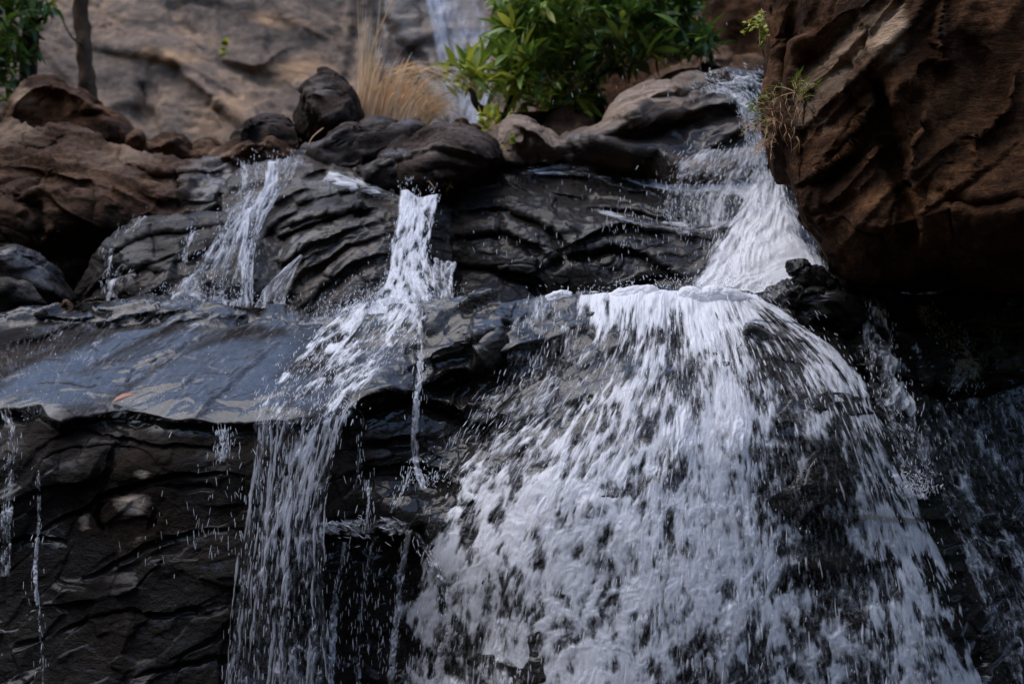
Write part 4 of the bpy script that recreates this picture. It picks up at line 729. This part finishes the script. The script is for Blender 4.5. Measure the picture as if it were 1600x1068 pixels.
water('water', 'glassy sheet of water at the foot of the ribbed rock', [[(468, 398), (420, 440), (392, 480)], [(474, 400), (455, 450), (452, 486)]], lambda x, y: np.minimum(C(x, y), LF(x, y)), MAT['water_soft'], 60, 110, off=0.05, base=0.42, edge=0.15, cell=(14, 60), amp=0.01, seed=42, net=0.3)
# right hand streams
water('water', 'broken stream down the black rock right of the crest stones', [[(1340, 460), (1342, 520), (1352, 600), (1390, 700), (1410, 780)], [(1375, 475), (1400, 540), (1420, 610), (1440, 690), (1450, 780)]], face_near, MAT['water_soft'], 100, 320, off=0.045, base=0.2, edge=0.15, cell=(14, 30), amp=0.03, seed=43, net=0.8, spots=[(1350, 530, 14, 60, 0.25), (1400, 620, 30, 20, 0.25)], drops=260, dk=dict(lift=0.03, dmin=-0.2, Lr=(0.006, 0.03)))
water('water', 'small stream ending in a foaming lip at the right', [[(1425, 482), (1450, 530), (1480, 580), (1470, 620)], [(1440, 480), (1490, 530), (1535, 570), (1530, 615)]], face_near, MAT['water_soft'], 90, 170, off=0.05, base=0.15, edge=0.15, cell=(12, 22), amp=0.03, seed=44, net=0.8, spots=[(1510, 585, 26, 26, 0.4), (1440, 520, 14, 30, 0.2)], drops=300, dk=dict(lift=0.03, dmin=-0.2, Lr=(0.006, 0.02)))
water('water', 'faint water threading over the black rock at the lower right', [[(1400, 640), (1430, 760), (1500, 900), (1580, 1130)], [(1540, 620), (1580, 760), (1640, 900), (1700, 1130)], [(1680, 600), (1740, 760), (1800, 900), (1850, 1130)]], face_near, MAT['water_soft'], 320, 420, off=0.04, base=0.06, edge=0.1, cell=(12, 40), amp=0.02, seed=45, net=0.9, spots=[(1560, 840, 80, 30, 0.15), (1500, 960, 50, 100, 0.15)], drops=450, dk=dict(lift=0.03, dmin=-0.4, Lr=(0.006, 0.03), rr=(0.0008, 0.0022)))
water('water', 'flecks of running water on the wet slab', [[(-60, 560), (0, 620), (40, 660)], [(120, 495), (80, 560), (60, 650)], [(300, 480), (200, 560), (130, 650)], [(520, 488), (440, 570), (340, 662)]], face_near, MAT['water_soft'], 420, 220, off=0.025, base=-0.3, edge=0.05, cell=(12, 20), amp=0.008, seed=46, net=0.9, drops=140, dk=dict(lift=0.008, dmin=-0.9, Lr=(0.004, 0.012)))
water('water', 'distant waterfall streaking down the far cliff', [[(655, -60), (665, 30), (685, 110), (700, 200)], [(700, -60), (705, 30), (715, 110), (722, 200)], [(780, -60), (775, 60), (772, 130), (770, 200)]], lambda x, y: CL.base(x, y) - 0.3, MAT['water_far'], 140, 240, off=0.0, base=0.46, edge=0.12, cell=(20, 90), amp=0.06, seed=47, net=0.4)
# splashes
def splash(cx, cy, d, n, rx, ry, up=0.6, Lr=(0.004, 0.02)):
    x = cx + rs.normal(size=n) * rx; y = cy - np.abs(rs.normal(size=n)) * ry; dd = d + rs.normal(size=n) * 0.08
    v = rs.normal(size=(n, 3)) * 0.5 + np.array([0, -0.1, -up]); DR.add(at(x, y, dd), v, rs.uniform(*Lr, n), rs.uniform(0.0006, 0.0018, n))
splash(600, 490, 5.8, 500, 45, 22, 2); splash(530, 500, 5.8, 250, 40, 20, 2); splash(330, 474, 6.0, 300, 60, 14); splash(1110, 455, 5.6, 350, 60, 12); splash(1000, 452, 5.5, 60, 70, 8); splash(1100, 380, 6.0, 160, 80, 60, 3, (0.01, 0.035)); splash(950, 420, 6.0, 90, 120, 60, 3, (0.01, 0.03))
splash(400, 870, 4.95, 220, 60, 120, 3, (0.01, 0.04)); splash(300, 900, 5.0, 60, 60, 80, 3, (0.01, 0.04)); splash(650, 480, 5.7, 300, 40, 20); splash(670, 760, 4.95, 120, 20, 20); splash(1430, 770, 5.0, 200, 20, 16)
splash(1050, 160, 6.6, 40, 90, 60, 3, (0.01, 0.03)); splash(560, 1040, 5.1, 200, 60, 100, 3, (0.01, 0.04))
o = DR.build('water_spray', MAT['drop']); tag(o, 'flying drops and threads of white water', kind='stuff')
o = plain_sheet('water', -8, 8, 0.5, 9, 0.35, 160, 0.04, MAT['pool'] if 'pool' in MAT else MAT['face']); tag(o, 'dark pool under the falls', kind='structure')

# ================================================================== PLANTS
def tube(pts, r, seg=8):
    pts = np.array(pts, float); n = len(pts); r = np.interp(np.linspace(0, 1, n), np.linspace(0, 1, len(r)), r) if len(r) != n else np.array(r)
    T = np.gradient(pts, axis=0); T /= np.linalg.norm(T, axis=1)[:, None] + 1e-9
    ref = np.array([0.2, 1, 0.1]); A = np.cross(T, ref); A /= np.linalg.norm(A, axis=1)[:, None] + 1e-9; Bv = np.cross(T, A)
    th = np.arange(seg) * 2 * math.pi / seg
    V = pts[:, None] + r[:, None, None] * (A[:, None] * np.cos(th)[None, :, None] + Bv[:, None] * np.sin(th)[None, :, None])
    i = np.arange(n * seg).reshape(n, seg); j = np.roll(i, -1, 1)
    F = np.stack([i[:-1], i[1:], j[1:], j[:-1]], -1).reshape(-1, 4)
    return V.reshape(-1, 3), F
def tubes(name, lst, mat, parent=None, seg=8, rough=0.0, attrs=True):
    Vs, Fs, n = [], [], 0
    for pts, r in lst:
        V, F = tube(pts, r, seg)
        if rough: V = V + (fbm(V * 14, 3)[:, None]) * rough
        Vs.append(V); Fs.append(F + n); n += len(V)
    V = np.vstack(Vs)
    return mesh_from(name, V, np.vstack(Fs), mat, attrs={'wet': np.zeros(n), 'tan': np.full(n, 0.3), 'tone': np.tile(0.5, n)})
def pline(pts):                                            # (px,py,d) -> world, smoothed
    p = np.array(pts, float); t = np.linspace(0, len(p) - 1, (len(p) - 1) * 6 + 1); k = np.arange(len(p))
    q = smooth_line(p) if len(p) > 2 else np.stack([np.interp(t, k, p[:, j]) for j in range(3)], -1)
    return at(q[:, 0], q[:, 1], q[:, 2])
def leaves(name, P, Dr, L, W, tone, mat, curve=0.25, fold=0.25, up=None, parent=None):
    """pointed leaves, each folded along its rib and bent: 5 stations x 3 verts"""
    n = len(P); Dr = Dr / np.linalg.norm(Dr, axis=1)[:, None]
    upv = np.tile([0, 0, 1.0], (n, 1)) + rs.normal(size=(n, 3)) * 0.45 if up is None else up
    Sd = np.cross(Dr, upv); Sd /= np.linalg.norm(Sd, axis=1)[:, None] + 1e-9; U = np.cross(Sd, Dr)
    st = np.array([0, 0.2, 0.45, 0.75, 1.0]); wd = np.array([0.06, 0.75, 1.0, 0.62, 0.03])
    V = []
    for s_, w_ in zip(st, wd):
        c = P + Dr * (L * s_)[:, None] - U * (curve * L * s_ ** 2)[:, None]
        for q in (-1, 0, 1): V.append(c + Sd * (q * w_ * W / 2)[:, None] + U * (abs(q) * fold * w_ * W / 2)[:, None])
    V = np.stack(V, 1); f = []
    for k in range(4):
        for q in (0, 1): f.append((k * 3 + q, k * 3 + q + 1, k * 3 + q + 4, k * 3 + q + 3))
    F = (np.arange(n)[:, None, None] * 15 + np.array(f)[None]).reshape(-1, 4)
    return mesh_from(name, V.reshape(-1, 3), F, mat, attrs={'tone': np.repeat(tone, 15)})
def whorls(centres, dirs, nl, L, W, spread=0.9, tonef=None):
    Pn, Dn, Ln, Wn, Tn = [], [], [], [], []
    for c, d, tz in zip(centres, dirs, tonef):
        d = d / np.linalg.norm(d); a = np.cross(d, [0.3, 0.5, 0.81]); a /= np.linalg.norm(a); b = np.cross(d, a)
        k = rs.randint(nl[0], nl[1]); th = np.arange(k) * 2.4 + rs.uniform(0, 6); sp = rs.uniform(0.35, 1.15, k) * spread
        dd = d[None] * np.cos(sp)[:, None] + (a[None] * np.cos(th)[:, None] + b[None] * np.sin(th)[:, None]) * np.sin(sp)[:, None]
        Pn.append(c + d[None] * rs.uniform(-0.05, 0.02, k)[:, None] + dd * 0.01); Dn.append(dd); s_ = rs.uniform(0.65, 1.1, k); Ln.append(L * s_); Wn.append(W * s_ * rs.uniform(0.8, 1.2, k)); Tn.append(np.clip(tz + rs.normal(size=k) * 0.16, 0, 1))
    return [np.concatenate(q) for q in (Pn, Dn, Ln, Wn, Tn)]
def plant(rootname, base, label, cat, group=None):
    r = empty(rootname, base); tag(r, label, cat, group); return r
# bush hanging over the gorge
bush = plant('bush', at(900, 185, 8.3), 'leafy green bush with a crooked trunk before the dark side wall', 'bush')
limbs = [[(900, 190, 8.35), (850, 184, 7.9), (790, 184, 7.8), (750, 170, 7.75), (734, 138, 7.75)], [(940, 200, 8.5), (920, 120, 8.5), (880, 60, 8.4), (830, 0, 8.3), (800, -60, 8.3)], [(930, 130, 8.5), (980, 70, 8.4), (1050, 70, 8.25), (1090, 78, 8.15)], [(900, 90, 8.45), (850, 100, 8.2), (800, 110, 8.1)],
         [(880, 60, 8.4), (940, 10, 8.3), (1020, -10, 8.2), (1070, 5, 8.1)], [(790, 184, 8.15), (800, 150, 8.0), (830, 130, 7.95)], [(920, 120, 8.5), (950, 60, 8.2), (960, 110, 8.0), (990, 90, 7.95)]]
tr = tubes('trunk', [(pline(l), np.array([0.045, 0.03, 0.012]) * (1.0 if k < 2 else 0.5)) for k, l in enumerate(limbs)], MAT['twig'], rough=0.012); part_local(tr, bush)
cx, cy, cz, ct = [], [], [], []
blobs = [(812, 90, 34, 50, 85, .7), (850, 60, 60, 60, 120, .66), (830, 135, 50, 24, 50, .75), (740, 118, 30, 14, 26, .85), (900, 20, 70, 40, 80, .5), (990, 20, 70, 30, 60, .42), (808, 10, 26, 40, 50, .6), (960, 90, 40, 20, 26, .4), (1065, 68, 42, 10, 50, .4), (1040, 20, 60, 34, 80, .38), (700, 128, 8, 6, 4, .8), (900, 110, 40, 50, 40, .36), (890, -60, 110, 40, 90, .45), (1030, -50, 80, 40, 50, .4), (1000, 75, 20, 20, 14, .6), (895, 160, 24, 14, 12, .7), (730, 110, 14, 8, 8, .7)]  # last value, leaf tone, paints the light: bright left, darker right
for bx, by, rx, ry, n, tn in blobs:
    n = int(n * 0.46)
    cx += list(bx + rs.uniform(-1, 1, n) * rx); cy += list(by + rs.uniform(-1, 1, n) * ry); cz += list(8.15 + rs.uniform(-0.55, 0.45, n)); ct += list(np.clip(tn + rs.normal(size=n) * 0.1, 0, 1))
cen = at(np.array(cx), np.array(cy), np.array(cz)); dirs = rs.normal(size=cen.shape) * 0.6 + np.array([-0.15, -0.5, 0.25])
q = whorls(cen, dirs, (6, 11), 0.155, 0.040, spread=1.15, tonef=ct)
lv = leaves('foliage', *q[:5], MAT['leaf']); part_local(lv, bush)
# tree at the left edge
tl = plant('tree', at(45, 150, 9.0), 'small leafy tree at the left edge with a dark trunk', 'tree')
part_local(tubes('trunk', [(pline([(48, 190, 9.0), (44, 120, 9.0), (48, 40, 8.95), (38, -60, 8.9)]), [0.06, 0.05]), (pline([(46, 90, 9), (20, 50, 8.8), (-10, 20, 8.7)]), [0.02, 0.01]), (pline([(46, 60, 9), (65, 30, 8.8), (80, 20, 8.7)]), [0.015, 0.006])], MAT['twig'], rough=0.01), tl)
n = 150; X = np.concatenate([rs.uniform(-60, 62, n), rs.uniform(-60, 30, 50), rs.uniform(30, 82, 14)]); Y = np.concatenate([rs.uniform(-60, 110, n), rs.uniform(80, 165, 50), rs.uniform(5, 50, 14)]); m = ~((X > 40) & (Y > 90)); X, Y = X[m], Y[m]
cen = at(X, Y, 8.8 + rs.uniform(-0.25, 0.3, len(X))); q = whorls(cen, rs.normal(size=cen.shape) * 0.7 + np.array([0.2, -0.4, -0.15]), (4, 7), 0.11, 0.034, tonef=0.45 + rs.normal(size=len(X)) * 0.15)
part_local(leaves('foliage', *q[:5], MAT['leaf']), tl)
tk = plant('tree', at(135, 165, 9.3), 'bare brown slender tree trunk rising beside the rusty boulder', 'tree trunk')
part_local(tubes('trunk', [(pline([(140, 200, 9.3), (138, 150, 9.3), (132, 90, 9.3), (128, 30, 9.3), (122, -80, 9.3)]), [0.075, 0.055, 0.048, 0.045]), ], MAT['bark'], seg=14, rough=0.02), tk)
part_local(tubes('branch', [(pline([(128, 70, 9.25), (110, 55, 9.1), (88, 10, 9.0)]), [0.008, 0.004])], MAT['bark']), tk)
# dry grass
def blades(name, specs, mat):
    Vs, Fs, T, n = [], [], [], 0
    for (b, dr, L, w_, bend, tone) in specs:
        t = np.linspace(0, 1, 9)[:, None]; g = np.array([0, 0, -1.0])
        c = b + dr * L * t + g * (bend * L * t ** 2.2); c = c + np.array([dr[0], 0, 0]) * (bend * 0.5 * L * t ** 2)
        sd_ = np.array([0.9, 0.43 * rs.randn(), 0]); sd_ /= np.linalg.norm(sd_)
        ww = w_ * (1 - t ** 2 * 0.9); V = np.stack([c - sd_ * ww, c + sd_ * ww + np.array([0, ww.max() * 0.6, 0])], 1).reshape(-1, 3)
        i = np.arange(8) * 2 + n; Fs.append(np.stack([i, i + 1, i + 3, i + 2], -1)); Vs.append(V); T += [tone] * 18; n += 18
    return mesh_from(name, np.vstack(Vs), np.vstack(Fs), mat, attrs={'tone': np.array(T)})
gb = plant('grass_clump', at(620, 205, 7.9), 'tall clump of dry straw coloured grass on the rocks before the distant fall', 'grass clump')
sp = []
for k in range(640):
    u = rs.rand(); b = at(np.array(555 + 110 * u), np.array(198 + rs.uniform(-6, 6)), np.array(7.85 + rs.uniform(-0.15, 0.15)))
    lean_ = 0.10 + 0.55 * u * rs.rand() + rs.normal() * 0.08; dr = np.array([lean_, rs.normal() * 0.15, 1.0]); dr /= np.linalg.norm(dr)
    sp.append((b, dr, rs.uniform(0.3, 0.55) * (1.05 if u < 0.7 else 0.9), rs.uniform(0.0028, 0.006), rs.uniform(0.1, 0.55) + 0.35 * u, float(np.clip(0.55 + rs.normal() * 0.25, 0, 0.93))))
for k in range(50):
    b = at(np.array(600 + 60 * rs.rand()), np.array(112 + rs.uniform(-8, 12)), np.array(7.85 + rs.uniform(-0.15, 0.1))); dr = np.array([0.55 + rs.rand() * 0.5, rs.normal() * 0.15, 0.35]); dr /= np.linalg.norm(dr)
    sp.append((b, dr, rs.uniform(0.26, 0.42), 0.0035, rs.uniform(0.7, 1.1), float(rs.rand())))
for k in range(26):
    b = at(np.array(556 + 24 * rs.rand()), np.array(198.), np.array(7.9)); dr = np.array([-0.06 + rs.rand() * 0.22, rs.normal() * 0.1, 1.0]); dr /= np.linalg.norm(dr)
    sp.append((b, dr, rs.uniform(0.55, 0.85), 0.0025, rs.uniform(0.0, 0.1), float(np.clip(0.75 + rs.normal() * 0.2, 0, 1))))
part_local(blades('blades', sp, MAT['straw']), gb)
part_local(tubes('stalk', [(pline([(566, 190, 7.85), (578, 90, 7.85), (605, 20, 7.85), (625, -20, 7.85)]), [0.006, 0.003])], MAT['straw']), gb)
# small plants on the overhanging boulder
def tuft(name, x, y, d, n, L, label, cat, rad, tone, mat='leaf', dirn=(-0.5, -0.3, 0.1), W=0.006):
    r = plant(name, at(x, y, d), label, cat); st = []; cs, ds = [], []
    for k in range(n):
        b = at(np.array(x + rs.uniform(-1, 1) * rad * 0.2), np.array(y + rs.uniform(-1, 1) * rad * 0.6), np.array(d)); v = np.array(dirn) + rs.normal(size=3) * 0.45; v /= np.linalg.norm(v)
        l = rad / 2222 * d * rs.uniform(0.6, 1.3); t = np.linspace(0, 1, 6)[:, None]; c = b + v * l * t + np.array([0, 0, -0.35]) * l * t ** 2
        st.append((c, np.array([0.0016, 0.0007])));
        for j in range(1, 6):
            for _ in range(2): cs.append(c[j]); ds.append(v + rs.normal(size=3) * 0.7)
    part_local(tubes('stem', st, MAT['straw'], seg=4), r)
    cs = np.array(cs); ds = np.array(ds); m = len(cs)
    part_local(leaves('foliage', cs, ds, L * rs.uniform(0.6, 1.2, m), np.full(m, W), np.clip(tone + rs.normal(size=m) * 0.15, 0, 1), MAT[mat]), r)
    return r
tuft('fern', 1202, 172, 5.5, 14, 0.024, 'feathery green fern tuft on the left edge of the overhanging boulder', 'fern', 42, 0.62)
tuft('grass_tuft', 1206, 205, 5.5, 22, 0.022, 'withered brown grass tuft just under the green fern', 'grass tuft', 36, 0.15, mat='straw', dirn=(-0.6, -0.3, -0.05), W=0.003)
tuft('creeper', 1192, 20, 5.6, 9, 0.020, 'yellow green creeper with small round leaves hanging at the boulder edge', 'creeper', 34, 0.92, dirn=(-0.25, -0.2, -0.7), W=0.018)
tuft('grass_tuft', 1248, 145, 5.1, 12, 0.04, 'thin grassy tuft in the cleft of the overhanging boulder', 'grass tuft', 34, 0.6, dirn=(0.2, -0.4, 0.6), W=0.003)
tuft('seedling', 770, 192, 7.5, 4, 0.07, 'yellow leaved seedling under the bush', 'seedling', 30, 0.98, dirn=(-0.3, -0.2, 0.5), W=0.03)
tuft('seedling', 800, 225, 7.05, 5, 0.03, 'small yellow green seedling on the face of the pale grained rock', 'seedling', 20, 0.9, dirn=(0, -0.4, 0.2), W=0.015)
tuft('seedling', 350, 72, 11.0, 2, 0.04, 'tiny yellow plant growing alone on the far cliff', 'plant', 12, 1.0, dirn=(0, -0.4, 0.4), W=0.05)
tuft('seedling', 706, 285, 6.7, 5, 0.02, 'small green seedling on the dark rock above the middle fall', 'seedling', 16, 0.8, dirn=(0, -0.4, 0.4), W=0.008)
# stalks and roots
def stalk(pts, r, label, cat='stalk', name='dry_stalk', mat='straw'):
    o = tubes(name, [(pline(pts), np.array(r))], MAT[mat], seg=5); tag(o, label, cat)
stalk([(668, 203, 7.2), (640, 228, 7.0), (592, 252, 6.9)], [0.003, 0.002], 'long dry stalk lying across the smooth sloping rock')
stalk([(622, 250, 6.85), (650, 262, 6.7), (672, 285, 6.62), (680, 296, 6.6)], [0.003, 0.0015], 'curved dry stalk lying on the dark rock above the middle fall')
stalk([(505, 200, 7.2), (488, 215, 7.1), (475, 240, 7.05)], [0.003, 0.0015], 'thin pale root hanging beside the round boulder', 'root', 'root')
stalk([(1258, 330, 5.6), (1262, 355, 5.55), (1278, 380, 5.5), (1296, 410, 5.5)], [0.0012, 0.0007], 'hair thin root hanging off the overhanging boulder beside the chute', 'root', 'root')
hr = []
for k in range(30):
    x, y = 1205 + rs.rand() * 50, 130 + rs.rand() * 90; d = 5.35 - (x - 1205) / 50 * 0.25
    hr.append((pline([(x, y, d), (x + rs.uniform(-5, 5), y + 9, d - 0.02), (x + rs.uniform(-8, 8), y + rs.uniform(18, 30), d + 0.0)]), np.array([0.0008, 0.0004])))
o = tubes('fine_roots', hr, MAT['straw'], seg=4); tag(o, 'fine dry roots matted on the overhanging boulder', kind='stuff')
# fallen leaf
lf = plant('fallen_leaf', at(192, 622, FACE(np.array([192.]), np.array([622.]))[0] - 0.03), 'single orange brown leaf lying on the wet slab', 'leaf')
dl = float(FACE(np.array([192.]), np.array([622.]))[0]); a0 = at(175, 628, dl - 0.035); b0 = at(211, 618, dl - 0.045)
o = leaves('blade', np.array([a0]), np.array([b0 - a0]), np.array([np.linalg.norm(b0 - a0)]), np.array([0.045]), np.array([0.5]), MAT['orange'], curve=-0.08, fold=0.5, up=np.array([[0, -0.5, 0.8]])); part_local(o, lf)
